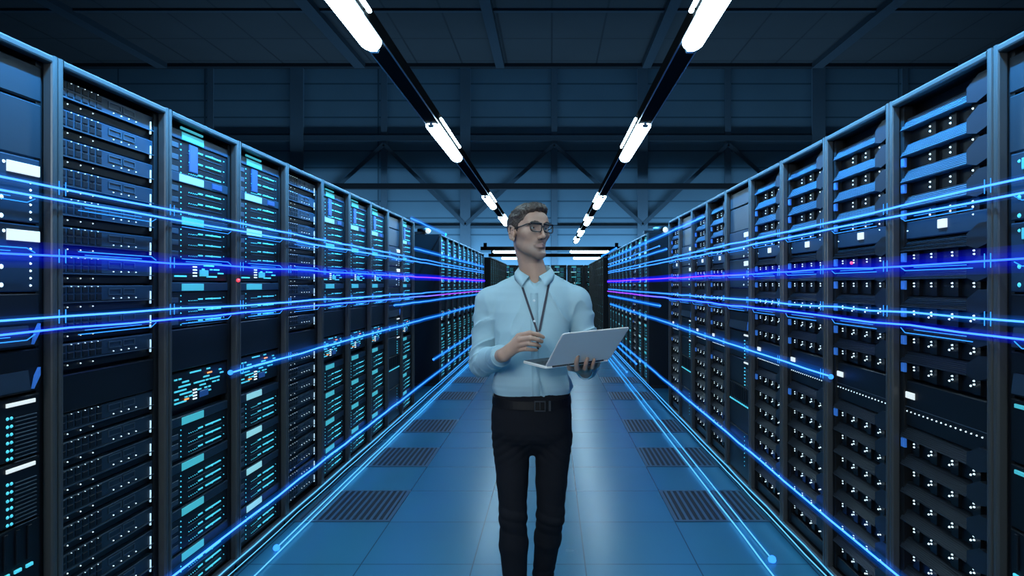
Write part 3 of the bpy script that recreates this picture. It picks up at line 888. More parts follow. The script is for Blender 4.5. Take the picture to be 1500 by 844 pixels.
# materials of the man and his laptop
def skin_mat():
    m = mat('skin', (.5, .32, .25), .48, 0, bump=.15, vscale=260); nt = m.node_tree; b = nt.nodes['Principled BSDF']
    a = nt.nodes.new('ShaderNodeAttribute'); a.attribute_name = 'tone'
    nt.links.new(a.outputs['Color'], b.inputs['Base Color'])
    b.inputs['Subsurface Weight'].default_value = .08; b.inputs['Subsurface Radius'].default_value = (.01, .004, .002)
skin_mat()
mat('hair', (.046, .028, .019), .5, 0, var=.6, vscale=160, bump=.6)
mat('brow', (.05, .033, .025), .6)
mat('shirt', (.33, .48, .54), .75, 0, var=.04, vscale=8, bump=.12)
mat('shirt_seam', (.30, .445, .505), .75)
mat('button', (.6, .66, .68), .35)
mat('trousers', (.008, .008, .011), .85, 0, spec=.15, var=.15, vscale=20, bump=.2)
mat('belt', (.006, .005, .006), .45, spec=.25)
mat('buckle', (.13, .13, .14), .3, .9)
mat('lanyard', (.012, .014, .03), .6)
mat('shoe', (.015, .013, .013), .35)
mat('glasses', (.008, .008, .010), .25)
mat('eye_white', (.55, .55, .55), .25)
mat('iris', (.03, .022, .018), .15)
mat('watch_metal', (.6, .62, .64), .2, .9)
mat('laptop_alu', (.84, .77, .70), .5, .0, var=.03, vscale=3)
mat('laptop_dark', (.02, .022, .026), .4)
mat('laptop_keys', (.012, .013, .015), .5)
mat('screen', (.02, .03, .04), .2, emit=(.05, .09, .12), estr=.5, sample=False)
def lens_mat():
    m = bpy.data.materials.new('lens'); m.use_nodes = True; nt = m.node_tree; nt.nodes.clear()
    o = nt.nodes.new('ShaderNodeOutputMaterial'); t = nt.nodes.new('ShaderNodeBsdfTransparent'); g = nt.nodes.new('ShaderNodeBsdfGlossy')
    t.inputs[0].default_value = (.9, .93, .95, 1); g.inputs['Roughness'].default_value = .05
    mx = nt.nodes.new('ShaderNodeMixShader'); mx.inputs[0].default_value = .06
    nt.links.new(t.outputs[0], mx.inputs[1]); nt.links.new(g.outputs[0], mx.inputs[2]); nt.links.new(mx.outputs[0], o.inputs[0])
    MATS['lens'] = m
lens_mat()

ROOT = V(-.08, DP, 0)
man = empty('person', tuple(ROOT))
tag(man, 'person in light blue shirt and dark trousers walking up the aisle holding an open laptop', 'person')

# ---- joints
x0 = (779-VX)/F*DP
shR, shL = P(717, 443, .01), P(844, 441, .01)
elR, elL = P(706, 531, .02), P(862, 520, .05)
wrR, wrL = P(738, 520, -.28), P(858, 544, -.22)
# ---- head frame (l = his left, f = forward, u = up)
HC = P(774.5, 341.5, -.005)
yaw, pit, rol = math.radians(37), math.radians(4), math.radians(-2)
f_ = V(math.sin(yaw)*math.cos(pit), -math.cos(yaw)*math.cos(pit), math.sin(pit))
l_ = np.cross(V(0, 0, 1), f_); l_ /= np.linalg.norm(l_); u_ = np.cross(f_, l_)
l_, u_ = l_*math.cos(rol)+u_*math.sin(rol), u_*math.cos(rol)-l_*math.sin(rol)
HR = np.stack([l_, f_, u_], 1)                 # local -> world columns
def H(l, f, u): return HC+HR@V(l, f, u)

body = SDF()
# skull and face
body.ell(H(0, -.016, .034), (.072, .094, .084), HR)
body.ell(H(0, .028, -.022), (.059, .062, .082), HR, k=.03)
body.cone(H(-.052, .004, -.058), H(-.012, .076, -.100), .016, .016, k=.03)
body.cone(H(.052, .004, -.058), H(.012, .076, -.100), .016, .016, k=.03)
body.ell(H(0, .078, -.100), (.021, .017, .017), HR, k=.018)
body.ell(H(0, .066, .05), (.052, .028, .036), HR, k=.03)
for s in (-1, 1):
    body.ell(H(.045*s, .056, -.014), (.021, .022, .018), HR, k=.022)
    body.cone(H(.046*s, .072, .030), H(.012*s, .088, .027), .010, .010, k=.014)
    body.ell(H(.032*s, .098, .008), (.018, .020, .0125), HR, k=.016, op='-')
    body.ell(H(.030*s, .108, -.024), (.012, .018, .016), HR, k=.02, op='-')
body.cone(H(0, .086, .022), H(0, .107, -.026), .0078, .0088, k=.012)
body.ell(H(0, .109, -.030), (.0088, .0105, .0078), HR, k=.008)
for s in (-1, 1):
    body.ell(H(.0120*s, .097, -.033), (.0062, .011, .0064), HR, k=.007)
    body.ell(H(.0065*s, .108, -.0415), (.0042, .005, .003), HR, k=.003, op='-')
    body.ell(H(.032*s, .0720, .0095), (.0150, .0142, .0140), HR, k=.006)                  # lids over the eyeball
    body.ell(H(.032*s, .0880, .0085), (.0135, .0150, .0046), HR, k=.002, op='-')          # opening between the lids
body.cone(H(-.024, .082, -.064), H(0, .096, -.060), .0040, .0046, k=.008)
body.cone(H(.024, .082, -.064), H(0, .096, -.060), .0040, .0046, k=.008)
body.cone(H(-.020, .082, -.071), H(.0, .094, -.0725), .0042, .0056, k=.007)
body.cone(H(.020, .082, -.071), H(.0, .094, -.0725), .0042, .0056, k=.007)
body.cone(H(-.025, .089, -.0665), H(0, .105, -.0662), .0022, .0022, k=.004, op='-')
body.cone(H(.025, .089, -.0665), H(0, .105, -.0662), .0022, .0022, k=.004, op='-')
body.ell(H(0, .094, -.086), (.02, .008, .006), HR, k=.012, op='-')
for s in (-1, 1):                                                                       # ears
    a = math.radians(18)*s; Re = HR@np.array([[math.cos(a), -math.sin(a), 0], [math.sin(a), math.cos(a), 0], [0, 0, 1]])
    body.ell(H(.0755*s, -.010, -.006), (.0055, .017, .029), Re, k=.006)
    rim = [H((.0800+.004*max(0, math.sin(t)))*s, -.014+.0185*math.cos(t)-.002*math.sin(t), -.004+.030*math.sin(t)) for t in [math.radians(q) for q in range(-30, 251, 28)]]
    body.chain(rim, [.0042]*len(rim), k=.003)
    body.ell(H(.079*s, -.003, -.033), (.006, .008, .010), HR, k=.005)
    body.ell(H(.079*s, .004, -.008), (.004, .005, .009), HR, k=.005)
# neck and trunk
nb = P(783, 404, .015)
body.cone(H(0, -.024, -.045), nb, .053, .057, k=.018)
body.cone(H(.0, .02, -.10), nb+V(.006, -.040, -.02), .018, .022, k=.025)                  # throat
ZS = [.80, .86, .93, 1.0, 1.06, 1.12, 1.2, 1.3, 1.38, 1.43, 1.465, 1.49, 1.51, 1.527, 1.545, 1.575]
HW = [.168, .176, .171, .161, .155, .155, .157, .166, .180, .190, .187, .175, .152, .118, .084, .062]
HD = [.12, .125, .12, .112, .112, .116, .122, .125, .12, .110, .100, .091, .082, .074, .066, .058]
CX = [x0]*9+[x0+.003, x0+.005, x0+.007, x0+.010, x0+.012, x0+.013, x0+.013]
CYo = [DP]*7+[DP+.002, DP+.006, DP+.01, DP+.012, DP+.014, DP+.016, DP+.018, DP+.018, DP+.018]
body.loft(ZS[1:-3], CX[1:-3], CYo[1:-3], [a-.03 for a in HW[1:-3]], [a-.03 for a in HD[1:-3]], k=.02)
for sh, el, wr in ((shR, elR, wrR), (shL, elL, wrL)):
    body.chain([sh+V(0, 0, -.012), el, el+(wr-el)*.35, wr], [.044, .036, .037, .026], k=.012)
# legs and feet
hipR, hipL = P(749, 628, .0), P(811, 628, .0)
knR, knL = P(751, 762, -.05), P(806, 762, .02)
anR, anL = V(P(756, 880, -.05)[0], DP-.02, .105), V(P(793, 880, .1)[0], DP+.17, .125)
for hp, kn, an in ((hipR, knR, anR), (hipL, knL, anL)):
    body.chain([hp+V(0, 0, -.05), kn, kn+(an-kn)*.3, an], [.062, .045, .044, .032], k=.015)
    body.cone(an+V(0, .03, -.06), an+V(.0, -.13, -.075), .026, .022, k=.02)
# hands: palm, four fingers of three bones, thumb
def hand(S, wr, mcp, pips, dips, tips, thumb, rp=.0094):
    pc = sum(mcp)/4
    S.cone(wr, wr+(pc-wr)*.3, .025, .024, k=.012)
    for i, m_ in enumerate(mcp):
        S.cone(wr+(m_-wr)*.25, m_, .0155, .0108, k=.012)
    for i in range(4):
        q = rp*(.96, 1.03, .98, .86)[i]
        S.cone(mcp[i], pips[i], q*1.14, q, k=.004)
        S.cone(pips[i], dips[i], q*1.02, q*.9, k=.002)
        S.cone(dips[i], tips[i], q*.9, q*.76, k=.002)
    S.cone(wr+(thumb[0]-wr)*.3, thumb[0], .016, .0135, k=.012)
    S.cone(thumb[0], thumb[1], .0125, .0108, k=.004); S.cone(thumb[1], thumb[2], .0108, .0082, k=.002)
HRt = dict(
    mcp=[P(763, 491, -.315), P(761.5, 498, -.325), P(760, 505.5, -.32), P(758, 513, -.305)],
    pips=[P(777, 488, -.345), P(777.5, 495.5, -.356), P(775, 503.5, -.351), P(770.5, 511.5, -.335)],
    dips=[P(788, 490, -.338), P(787.5, 497.5, -.346), P(784.5, 505, -.341), P(779, 512.5, -.328)],
    tips=[P(796, 494, -.322), P(793.5, 500.5, -.330), P(790.5, 507, -.326), P(786, 513, -.314)],
    thumb=[P(760, 493, -.275), P(776, 488, -.275), P(789, 490.5, -.292)])
hand(body, wrR, **HRt)
HLt = dict(
    mcp=[P(843, 541, -.30), P(850, 541.5, -.295), P(857, 541.5, -.285), P(864, 540, -.27)],
    pips=[P(834.5, 540, -.345), P(845, 540, -.355), P(857, 539.5, -.345), P(867.5, 538, -.325)],
    dips=[P(831.5, 533.5, -.372), P(844.5, 531.5, -.382), P(858.5, 532, -.37), P(869, 532.5, -.345)],
    tips=[P(832.5, 526, -.385), P(846.5, 521.5, -.398), P(860.5, 525.5, -.382), P(870.5, 527, -.352)],
    thumb=[P(874, 534, -.2), P(879, 524, -.215), P(879, 514, -.225)])
hand(body, wrL, **HLt)
bv, bf = body.mesh((-.42, DP-.48, 0), (.28, DP+.30, 1.87), .0030)
# colour of the skin: lips, stubble, shaved hair, ears
q = (bv-HC)@HR
base = np.tile(V(.43, .255, .185), (len(bv), 1))
n1 = vnoise(bv*140)*.5+vnoise(bv*45)*.5
base *= (1+.06*n1)[:, None]
def blob(c, r): return np.clip(1.6-np.linalg.norm((q-np.array(c))/np.array(r), axis=1)*1.6+.3, 0, 1)
st = np.clip(blob((0, .06, -.095), (.075, .07, .05))+blob((0, .1, -.052), (.034, .03, .012)), 0, 1)
st = np.maximum(st, np.clip(blob((.064, .01, -.05), (.02, .04, .055))+blob((-.064, .01, -.05), (.02, .04, .055)), 0, 1)*.8)*(q[:, 2] > -.135)
base = base*(1-.58*st[:, None])+V(.13, .10, .09)*(.58*st[:, None])
lip = blob((0, .098, -.0665), (.027, .02, .0105))
base = base*(1-.6*lip[:, None])+V(.40, .20, .18)*(.6*lip[:, None])
np_obj('body', bv, bf, 'skin', man, ROOT, np.clip(base, 0, 1))

# ---- hair
hair = SDF()
hair.ell(H(0, -.018, .038), (.0775, .099, .090), HR)
hair.ell(H(0, .026, .088), (.060, .066, .036), HR, k=.03)
hair.ell(H(0, .066, .096), (.046, .028, .025), HR, k=.02)
def hcut(p):
    a = (p-HC)@HR
    front = .012+.95*(a[:, 1]-.012)+.10*np.abs(a[:, 0])
    back = np.where(a[:, 1] < -.03, -.065-(a[:, 1]+.03)*.2, -9)
    side = np.where(np.abs(a[:, 0]) > .05, np.where((a[:, 1] > -.0) & (a[:, 1] < .02), -.01, 9), 9)
    lim = np.minimum(np.maximum(front, back), side)
    return (lim-a[:, 2]+.003*np.sin(a[:, 0]*260)+.002*np.sin(a[:, 1]*410))*.7
hair.fn(hcut, HC, 1, 0, '&')
def hairpost(p):
    a = (p-HC)@HR
    st_ = vnoise(np.stack([a[:, 0]*190, a[:, 1]*38, a[:, 2]*60], 1))
    return -.0028*st_-.0016*vnoise(a*330)+.0035*np.clip(.02-a[:, 2], 0, .06)/.06
hair.post = hairpost
hv, hf = hair.mesh(HC-.16, HC+.16, .0026)
np_obj('hair', hv, hf, 'hair', man, ROOT)
# ---- eyes, brows and glasses
def onface(l, u, off):
    f = np.arange(.13, .03, -.002); pts = np.stack([H(l, q_, u) for q_ in f]); d = body.ev(pts); i = max(1, int(np.argmax(d < 0)))
    return H(l, f[i-1]-.002*d[i-1]/(d[i-1]-d[i]+1e-12)+off, u)
for s in (-1, 1):
    e1 = SDF(); e1.chain([onface(l*s, u, .0008) for l, u in ((.012, .0285), (.022, .0325), (.033, .0345), (.044, .032), (.052, .0275))], [.0030, .0040, .0040, .0034, .0020], k=.002)
    e1.post = lambda p: -.0010*vnoise(p*500)
    c = H(.032*s, .085, .033); v_, fc = e1.mesh(c-.04, c+.04, .0013); np_obj('eyebrow', v_, fc, 'brow', man, ROOT)
    e = MB().ball(tuple(H(.032*s, .0715, .0095)-ROOT), .0122, 16, 10); e.smooth = True
    e = e.build('eye', 'eye_white', man)
    gz = HR@(V(0.02, 1, .08)/np.linalg.norm(V(.02, 1, .08)))
    ir = MB().ball(tuple(H(.032*s, .0715, .0095)+gz*.0070-ROOT), .0066, 12, 8); ir.smooth = True
    ir.build('iris', 'iris', e)
ZG = .1035
g = MB()
for s in (-1, 1):
    loop = []
    for i in range(25):
        t = 2*PI*i/24; c, sn = math.cos(t), math.sin(t); e = .5
        l = .0262*math.copysign(abs(c)**e, c); u = .0175*math.copysign(abs(sn)**e, sn)
        l = l*(1+.06*(u > 0))
        L = s*.0318+l
        loop.append(tuple(H(L, ZG-1.6*L*L-2.2*abs(L)**3*3, .0075+u)-ROOT))
    g.tube(loop, .0026, 6, cap=False)
    top = [tuple(H(s*a, ZG+.001-1.6*a*a-6.6*a**3, .026) - ROOT) for a in (.006, .018, .030, .042, .054, .0600)]
    g.tube(top, .0030, 6)
    g.tube([tuple(H(s*a, f, u)-ROOT) for a, f, u in ((.0590, .0945, .0225), (.0690, .082, .0205), (.0765, .04, .0145), (.0785, .0, .010), (.079, -.014, .004), (.078, -.024, -.008))], [.0032, .0030, .0026, .0024, .0024, .002], 6)
g.tube([tuple(H(a, ZG+.0025-.9*a*a*10, .0145)-ROOT) for a in (-.006, -.003, 0, .003, .006)], .0025, 6)
g.smooth = True
gl = g.build('glasses', 'glasses', man)
for s in (-1, 1):
    vs = [H(s*.0318, ZG-1.6*.0318**2-6.6*.0318**3, .0075)]
    for i in range(24):
        t = 2*PI*i/24; c, sn = math.cos(t), math.sin(t)
        l = .0262*math.copysign(abs(c)**.5, c); u = .0175*math.copysign(abs(sn)**.5, sn); L = s*.0318+l
        vs.append(H(L, ZG-1.6*L*L-6.6*abs(L)**3, .0075+u))
    MB().add([tuple(p-ROOT) for p in vs], [(0, 1+i, 1+(i+1) % 24) for i in range(24)]).build('lens', 'lens', gl)

# ---- shirt
shirt = SDF()
ZI = [i for i, z in enumerate(ZS) if z >= 1.0]
pick = lambda L: [L[i] for i in ZI[:-1]]
zz = pick(ZS); zz[0] = 1.012
shirt.loft(zz, pick(CX), pick(CYo), pick(HW), pick(HD), k=.03)
for sh, el, wr, s in ((shR, elR, wrR, -1), (shL, elL, wrL, 1)):
    cuff = wr+(el-wr)*.10
    shirt.cone(sh, sh+(el-sh)*.3, .062, .060, k=.035); shirt.chain([sh+(el-sh)*.3, sh+(el-sh)*.6, el+V(0, 0, .006)], [.060, .056, .053], k=.010)
    shirt.chain([el, el+(cuff-el)*.5, el+(cuff-el)*.82], [.052, .049, .043], k=.02)
    shirt.cone(el+(cuff-el)*.80, cuff, .043, .0405, k=.004)
    shirt.ell(el+V(-.004*s, .0, -.022), (.046, .05, .038), k=.02)
def cuts(p):
    d = np.full(len(p), -1.0)
    for el, wr in ((elR, wrR), (elL, wrL)):
        ax = (wr-el)/np.linalg.norm(wr-el); c = wr+(el-wr)*.12
        near = np.linalg.norm(p-wr, axis=1)-.10
        d = np.maximum(d, np.maximum(near, -9)*0+np.where(near < 0, (p-c)@ax, -1))
    neck = nb+V(0, 0, .012)
    n = V(0, -.45, 1.0)/np.linalg.norm(V(0, -.45, 1.0))
    return np.maximum(d, (p-neck)@n)
shirt.fn(cuts, V(0, DP, 1.3), 5, 0, '&')
shirt.cone(nb+V(.004, -.06, .0), nb+V(.004, -.115, -.060), .026, .004, k=.006, op='-')   # open collar
armax = [(sh, el, wr) for sh, el, wr in ((shR, elR, wrR), (shL, elL, wrL))]
def crease(q_, k=5):
    return (1-np.abs(vnoise(q_)))**k
def folds(p):
    x = p[:, 0]-x0; z = p[:, 2]; y = p[:, 1]-DP
    w1 = vnoise(p*V(9, 9, 5)); w2 = vnoise(p*V(16, 16, 10)+7.3)
    d = -.0028*w1-.0012*w2
    onarm = np.zeros(len(p))
    for sh, el, wr in armax:
        for a_, b_, t0, t1, rr0, amp in ((sh, el, .12, 1.1, .088, .0105), (el, wr, -.12, .74, .078, .0105)):
            ax = b_-a_; Ln = np.linalg.norm(ax); e = ax/Ln
            v = p-a_; t = (v@e)/Ln; pr = v-(v@e)[:, None]*e; rr = np.linalg.norm(pr, axis=1)
            m = np.clip((rr0-rr)/.02, 0, 1)*np.clip((t-t0)/.2, 0, 1)*np.clip((t1-t)/.12, 0, 1)
            sk = (v@e)*26+(pr[:, 0]-pr[:, 1])*16                 # folds run slantwise round the sleeve
            c = crease(np.stack([sk, pr[:, 0]*6+3.1*sh[0], pr[:, 2]*6+1.7], 1), 4)
            d -= m*amp*(c-.35); onarm = np.maximum(onarm, m)
    tor = 1-np.clip(onarm*2, 0, 1)
    # cloth gathered above the belt
    low = np.clip((1.22-z)/.14, 0, 1)*np.clip((z-1.015)/.04, 0, 1)*tor
    d -= low*.0135*(crease(np.stack([x*26+z*7, y*9, z*4.5], 1), 4)-.35)
    d -= .010*np.clip((1.11-z)/.04, 0, 1)*np.clip((z-1.02)/.03, 0, 1)*tor
    # drag lines over chest and ribs
    mid = np.clip((z-1.16)/.08, 0, 1)*np.clip((1.50-z)/.05, 0, 1)*tor*np.clip((np.abs(x)-.02)/.05, 0, 1)
    d -= mid*.0070*(crease(np.stack([np.abs(x)*17+z*9, y*5+np.sign(x)*5, z*4-np.abs(x)*6], 1), 4)-.35)
    return d
shirt.post = folds
sv, sf = shirt.mesh((-.44, DP-.42, .98), (.29, DP+.22, 1.60), .0036)
so = np_obj('shirt', sv, sf, 'shirt', man, ROOT)
def front(S, x, z, off=.0, y0=DP-.35, step=.004):
    """first point of the surface seen from the front at (x, z)"""
    y = np.arange(y0, DP+.1, step); pts = np.stack([np.full_like(y, x), y, np.full_like(y, z)], 1)
    d = S.ev(pts); i = max(1, int(np.argmax(d < 0))); t = d[i-1]/(d[i-1]-d[i]+1e-12)
    return V(x, y[i-1]+(y[i]-y[i-1])*t-off, z)
# placket and buttons
pl = MB(); px_ = (789-VX)/F*DP*.96
def strip(zs, xs, w, off, S):
    vs = []
    for z, x in zip(zs, xs):
        for dx in (-w/2, w/2): vs.append(front(S, x+dx, z, off))
    n = len(zs)
    sk = np.array([v[1] for v in vs]); 
    for i in range(2, len(vs)-2): vs[i][1] = (sk[i-2]+2*sk[i]+sk[i+2])/4
    b = [v+V(0, .006, 0) for v in vs]
    fs = [(2*i, 2*i+1, 2*i+3, 2*i+2) for i in range(n-1)]
    fs += [(2*i, 2*i+2, 2*n+2*i+2, 2*n+2*i) for i in range(n-1)]+[(2*i+1, 2*n+2*i+1, 2*n+2*i+3, 2*i+3) for i in range(n-1)]
    return [tuple(v-ROOT) for v in vs+b], fs
zs = np.linspace(1.462, 1.03, 60); xc = np.interp(zs, [1.03, 1.25, 1.475], [x0+.022, x0+.016, x0+.012])
pl.add(*strip(zs, xc, .032, .0036, shirt)); pl.smooth = True
pl.build('placket', 'shirt_seam', so)
for z in (1.43, 1.345, 1.26, 1.175, 1.09):
    x = float(np.interp(z, [1.03, 1.25, 1.475], [x0+.022, x0+.016, x0+.012]))
    c = front(shirt, x, z, .0045); b = MB(); b.disc(0, 0, 0, .0055, .002, 12); b.v = [tuple(V(*v)+c-ROOT) for v in b.v]
    b.build('button', 'button', so)
# cuffs
for el, wr, nm in ((elR, wrR, 'cuff'), (elL, wrL, 'cuff')):
    ax = (wr-el)/np.linalg.norm(wr-el); c1 = wr+(el-wr)*.11; c0 = c1-ax*.062
    cv = MB(); pts = [c0, c0+ax*.001, c0+ax*.004, c1-ax*.004, c1, c1+ax*.001, c1-ax*.012]
    cv.tube([tuple(p_-ROOT) for p_ in pts], [.038, .0455, .0465, .0445, .0435, .0405, .030], 32, cap=False); cv.smooth = True
    cv.build(nm, 'shirt_seam', so)
# collar: stand and two leaves, with thickness
cm = MB(); N = 44; vs = []
cc = nb+V(0, .0, .004)
for i in range(N+1):
    s = -1+2*i/N; a = s*math.radians(163)                 # 0 at the nape, ends at the throat
    dirv = V(math.sin(a), math.cos(a), 0)
    e = max(0, (abs(s)-.60)/.40)
    top = cc+dirv*V(.066, .064, 0)+V(0, -.010*abs(s), .042-.052*abs(s)**2.2)
    bot = cc+dirv*V(.090, .084, 0)+V(0, -.016*abs(s)-.018*e, -.006-.012*abs(s)**2)
    bot = bot+V(math.copysign(.026, s)*e**1.3, 0, -.034*e**1.4)
    ins = cc+dirv*V(.061, .058, 0)+V(0, -.010*abs(s), -.02-.04*abs(s)**2)
    fold = top+dirv*.006+V(0, 0, .003)
    mid = (fold+bot)/2+dirv*.006
    vs += [ins, top, fold, mid, bot, bot-dirv*.005+V(0, 0, .002), (fold+bot)/2+dirv*.001]
m = 7
fs = [(i*m+j, i*m+j+1, (i+1)*m+j+1, (i+1)*m+j) for i in range(N) for j in range(m-1)]
cm.add([tuple(v-ROOT) for v in vs], fs); cm.smooth = True
cm.build('collar', 'shirt', so)
# chest pocket-free front: sleeve seam lines are folds in the shirt itself

# ---- trousers, belt, shoes
tr = SDF()
TZ = [.83, .845, .87, .93, 1.0, 1.035]
tr.loft(TZ, [x0]*6, [DP]*6, [.150, .165, .174, .174, .165, .162], [.10, .112, .12, .122, .116, .115], k=.03)
tr.cone(V(x0-.05, DP, .84), V(x0+.05, DP, .84), .085, .085, k=.04)
for hp, kn, an in ((hipR, knR, anR), (hipL, knL, anL)):
    th = kn+(hp-kn)*.42
    tr.chain([hp+V(0, 0, -.04), th, kn+V(0, 0, .02)], [.083, .067, .056], k=.012)
    tr.chain([kn+V(0, 0, .02), kn+(an-kn)*.28, an+V(0, .0, -.045)], [.058, .0585, .044], k=.02)
    tr.cone(an+V(0, 0, -.01), an+V(0, 0, -.05), .045, .047, k=.01)
def tfold(p):
    w = vnoise(p*V(8, 8, 6)); w2 = vnoise(p*20)
    d = -.003*w-.0012*w2
    for kn, an in ((knR, anR), (knL, anL)):
        m_ = np.exp(-((p[:, 2]-kn[2])/.085)**2)*np.clip((.11-np.abs(p[:, 0]-kn[0]))/.04, 0, 1)
        d -= m_*.005*(np.abs(np.sin((p[:, 2]-kn[2])*62+16*(p[:, 0]-kn[0])+1.5*w))-.5)
        m2 = np.exp(-((p[:, 2]-.13)/.08)**2)
        d -= m2*.004*(np.abs(np.sin(p[:, 2]*75+2*w))-.5)
    m3 = np.exp(-((p[:, 2]-.80)/.07)**2)
    d -= m3*.004*(np.abs(np.sin((np.abs(p[:, 0]-x0)*.8+p[:, 2])*75+1.2*w))-.5)
    return d
tr.post = tfold
tr.fn(lambda p: p[:, 2]-1.032, V(x0, DP, 1), 5, 0, '&')
tv, tf = tr.mesh((-.36, DP-.26, .02), (.2, DP+.34, 1.06), .0045)
to = np_obj('trousers', tv, tf, 'trousers', man, ROOT)
bl = MB(); n = 64
def ring(z, g_):
    a = np.interp(z, TZ, [.13, .158, .172, .174, .165, .162])+g_; b = np.interp(z, TZ, [.085, .108, .12, .122, .116, .115])+g_
    o = []
    for i in range(n):
        t = 2*PI*i/n; c, s = math.cos(t), math.sin(t)
        o.append((x0+a*math.copysign(abs(c)**(2/2.3), c)-ROOT[0], DP+b*math.copysign(abs(s)**(2/2.3), s)-ROOT[1], z-.012*(1 if s < 0 else 0)*abs(s)))
    return o
rg = [ring(.985, .001), ring(.985, .0065), ring(1.02, .0065), ring(1.02, .001)]
bl.add(sum(rg, []), [(k*n+i, k*n+(i+1) % n, ((k+1) % 4)*n+(i+1) % n, ((k+1) % 4)*n+i) for k in range(4) for i in range(n)])
bo = bl.build('belt', 'belt', man)
bx = (791-VX)/F*(DP-.12); bz = .990; by = DP-.116-.0085
bk = MB()
for q in ((-.024, .024, .017, .022), (-.024, .024, -.022, -.017), (-.024, -.019, -.017, .017), (.019, .024, -.017, .017), (-.002, .002, -.017, .017)):
    bk.fbox(bx+q[0]-ROOT[0], bx+q[1]-ROOT[0], by-.005-ROOT[1], by+.001-ROOT[1], bz+q[2], bz+q[3], .001)
bk.build('buckle', 'buckle', bo)
lp = MB(); lp.fbox(bx+.036-ROOT[0], bx+.046-ROOT[0], by-.004-ROOT[1], by+.003-ROOT[1], bz-.02, bz+.022, .001)
lp.build('belt_keeper', 'buckle', bo)
for an in (anR, anL):
    sh_ = SDF(); b0 = V(an[0], an[1], 0)
    lift = an[2]-.105
    sh_.cone(b0+V(0, .045, .042+lift), b0+V(0, -.03, .040+lift*.6), .036, .038, k=.02)
    sh_.cone(b0+V(0, -.03, .040+lift*.6), b0+V(0, -.155, .030), .038, .034, k=.03)
    sh_.cone(b0+V(0, .01, .085+lift), b0+V(0, .0, .05+lift), .040, .040, k=.02)
    sh_.fn(lambda p, z=.004: z-p[:, 2], b0, 5, 0, '&')
    v_, fc = sh_.mesh(b0+V(-.09, -.24, -.01), b0+V(.09, .14, .18), .005); np_obj('shoe', v_, fc, 'shoe', man, ROOT)

# ---- lanyard
ly = MB()
vt = P(791.5, 489, 0); 
def strap(xa, za, xb, zb, n=16):
    pts = []
    for i in range(n+1):
        t = i/n; x = xa+(xb-xa)*t; z = za+(zb-za)*t
        pts.append(front(shirt, x, z, .004))
    ys = [p[1] for p in pts]
    for i in range(1, n): pts[i][1] = min(pts[i][1], (ys[i-1]+ys[i+1])/2)
    return pts
def pxz(px, py, d=DP-.13): return (px-VX)/F*d, CZ+(VY-py)/F*d
a0 = pxz(764.5, 421); b0_ = pxz(804, 416); v0 = pxz(786.5, 484); v1 = pxz(790, 486); e0 = pxz(788, 512)
for A_, B_ in ((a0, v0), (b0_, v1), (v0, e0)):
    pts = strap(*A_, *B_)
    vs = []; fs = []
    for p in pts:
        for dx, dyy in ((-.0048, 0), (.0048, 0), (.0048, .003), (-.0048, .003)): vs.append(tuple(p+V(dx, dyy-.001, 0)-ROOT))
    for i in range(len(pts)-1):
        for j in range(4): fs.append((4*i+j, 4*i+(j+1) % 4, 4*i+4+(j+1) % 4, 4*i+4+j))
    ly.add(vs, fs)
ly.build('lanyard', 'lanyard', man)
# ---- wristwatch on the hand under the laptop
ax = (wrL-elL)/np.linalg.norm(wrL-elL); wc = wrL+ax*.002
wt = MB().tube([tuple(wc-ax*.012-ROOT), tuple(wc-ax*.011-ROOT), tuple(wc+ax*.011-ROOT), tuple(wc+ax*.012-ROOT)], [.027, .031, .031, .027], 24); wt.smooth = True
wt.build('wristwatch', 'watch_metal', man)

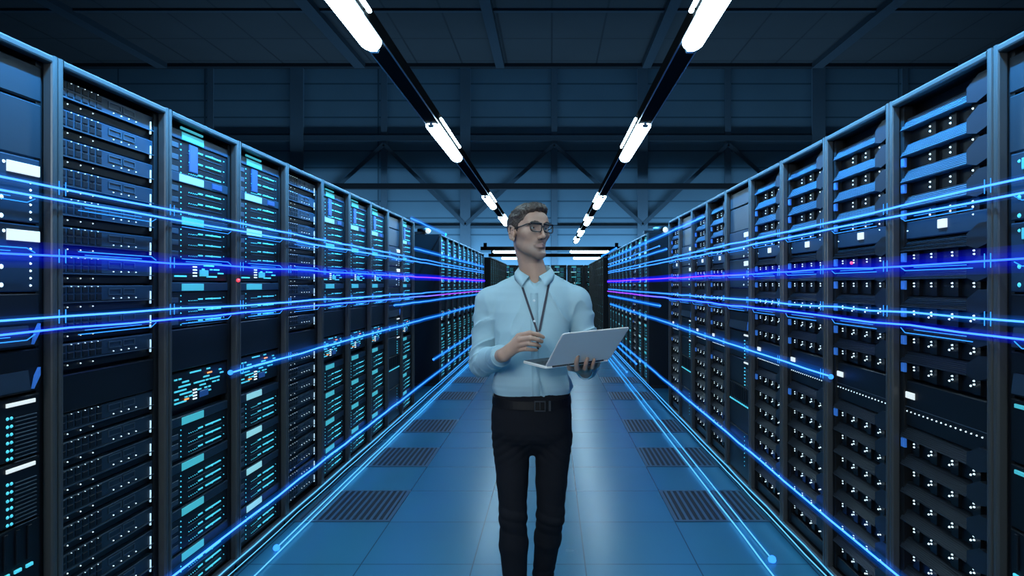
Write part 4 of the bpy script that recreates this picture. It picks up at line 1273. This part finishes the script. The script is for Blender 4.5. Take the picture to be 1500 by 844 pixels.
# ------------------------------------------------------------------ laptop
SCL = .9
lo_ = V(-.02456, 2.58955, 1.16302); lo_ = V(lo_[0]*SCL, lo_[1]*SCL, CZ+(lo_[2]-CZ)*SCL)
hd = V(.88548, .46209, .04890); ld = V(.31353, -.67182, .67109); bd = V(-.46264, .88654, 0)
W_, H_ = .315*SCL, .22*SCL
lap = empty('laptop', tuple(lo_)); tag(lap, 'open silver laptop held up in front of the man, its lid facing the camera', 'laptop')
def slab(o, a, b, la, lb, th, nrm, rad_=.012, inset=.0015):
    """rounded flat slab: corner o, edges a*la and b*lb, thickness th along nrm"""
    out = []
    for cx_, cy_, t0 in ((la-rad_, lb-rad_, 0), (rad_, lb-rad_, 90), (rad_, rad_, 180), (la-rad_, rad_, 270)):
        for i in range(6):
            t = math.radians(t0+18*i); out.append((cx_+rad_*math.cos(t), cy_+rad_*math.sin(t)))
    n = len(out); vs = []
    for h_, k_ in ((0, inset), (inset, 0), (th-inset, 0), (th, inset)):
        for x, y in out:
            x_ = x+(la/2-x)*k_/(la/2)*2; y_ = y+(lb/2-y)*k_/(lb/2)*2
            vs.append(tuple(o+a*x_+b*y_+nrm*h_-lo_))
    fs = [tuple(range(n))[::-1], tuple(range(3*n, 4*n))]
    for k_ in range(3): fs += [(k_*n+i, k_*n+(i+1) % n, (k_+1)*n+(i+1) % n, (k_+1)*n+i) for i in range(n)]
    return MB().add(vs, fs)
nl = np.cross(hd, ld); nl /= np.linalg.norm(nl)           # lid normal
if nl[1] > 0: nl = -nl                                     # outer side, towards the camera
nb_ = np.cross(hd, bd); nb_ /= np.linalg.norm(nb_)
if nb_[2] < 0: nb_ = -nb_
lid = slab(lo_, hd, ld, W_, H_, .005, nl).build('lid', 'laptop_alu', lap)
slab(lo_+hd*.006+ld*.012-nl*.0012, hd, ld, W_-.012, H_-.018, .001, nl, .006, .0002).build('screen', 'screen', lid)
bs = slab(lo_-nb_*.012, hd, bd, W_, H_, .011, nb_).build('base', 'laptop_alu', lap)
slab(lo_+hd*.004+bd*.006-nb_*.0011, hd, bd, W_-.008, H_-.010, .0006, nb_, .008, .0002).build('palm_rest', 'laptop_dark', bs)
kb = MB()
for r in range(5):
    for c in range(13):
        o = lo_+hd*(.018+c*(W_-.036)/13)+bd*(.02+r*.0185)-nb_*.0006
        kb.merge(slab(o, hd, bd, (W_-.036)/13-.003, .0155, .0016, nb_, .002, .0003))
kb.build('keyboard', 'laptop_keys', bs)
slab(lo_+hd*(W_*.5-.05)+bd*.125-nb_*.0005, hd, bd, .10, .06, .0004, nb_, .004, .0001).build('trackpad', 'laptop_keys', bs)
hg = MB().tube([tuple(hd*.03-nb_*.004), tuple(hd*(W_-.03)-nb_*.004)], .005, 10); hg.smooth = True
hg.build('hinge', 'laptop_dark', lap)
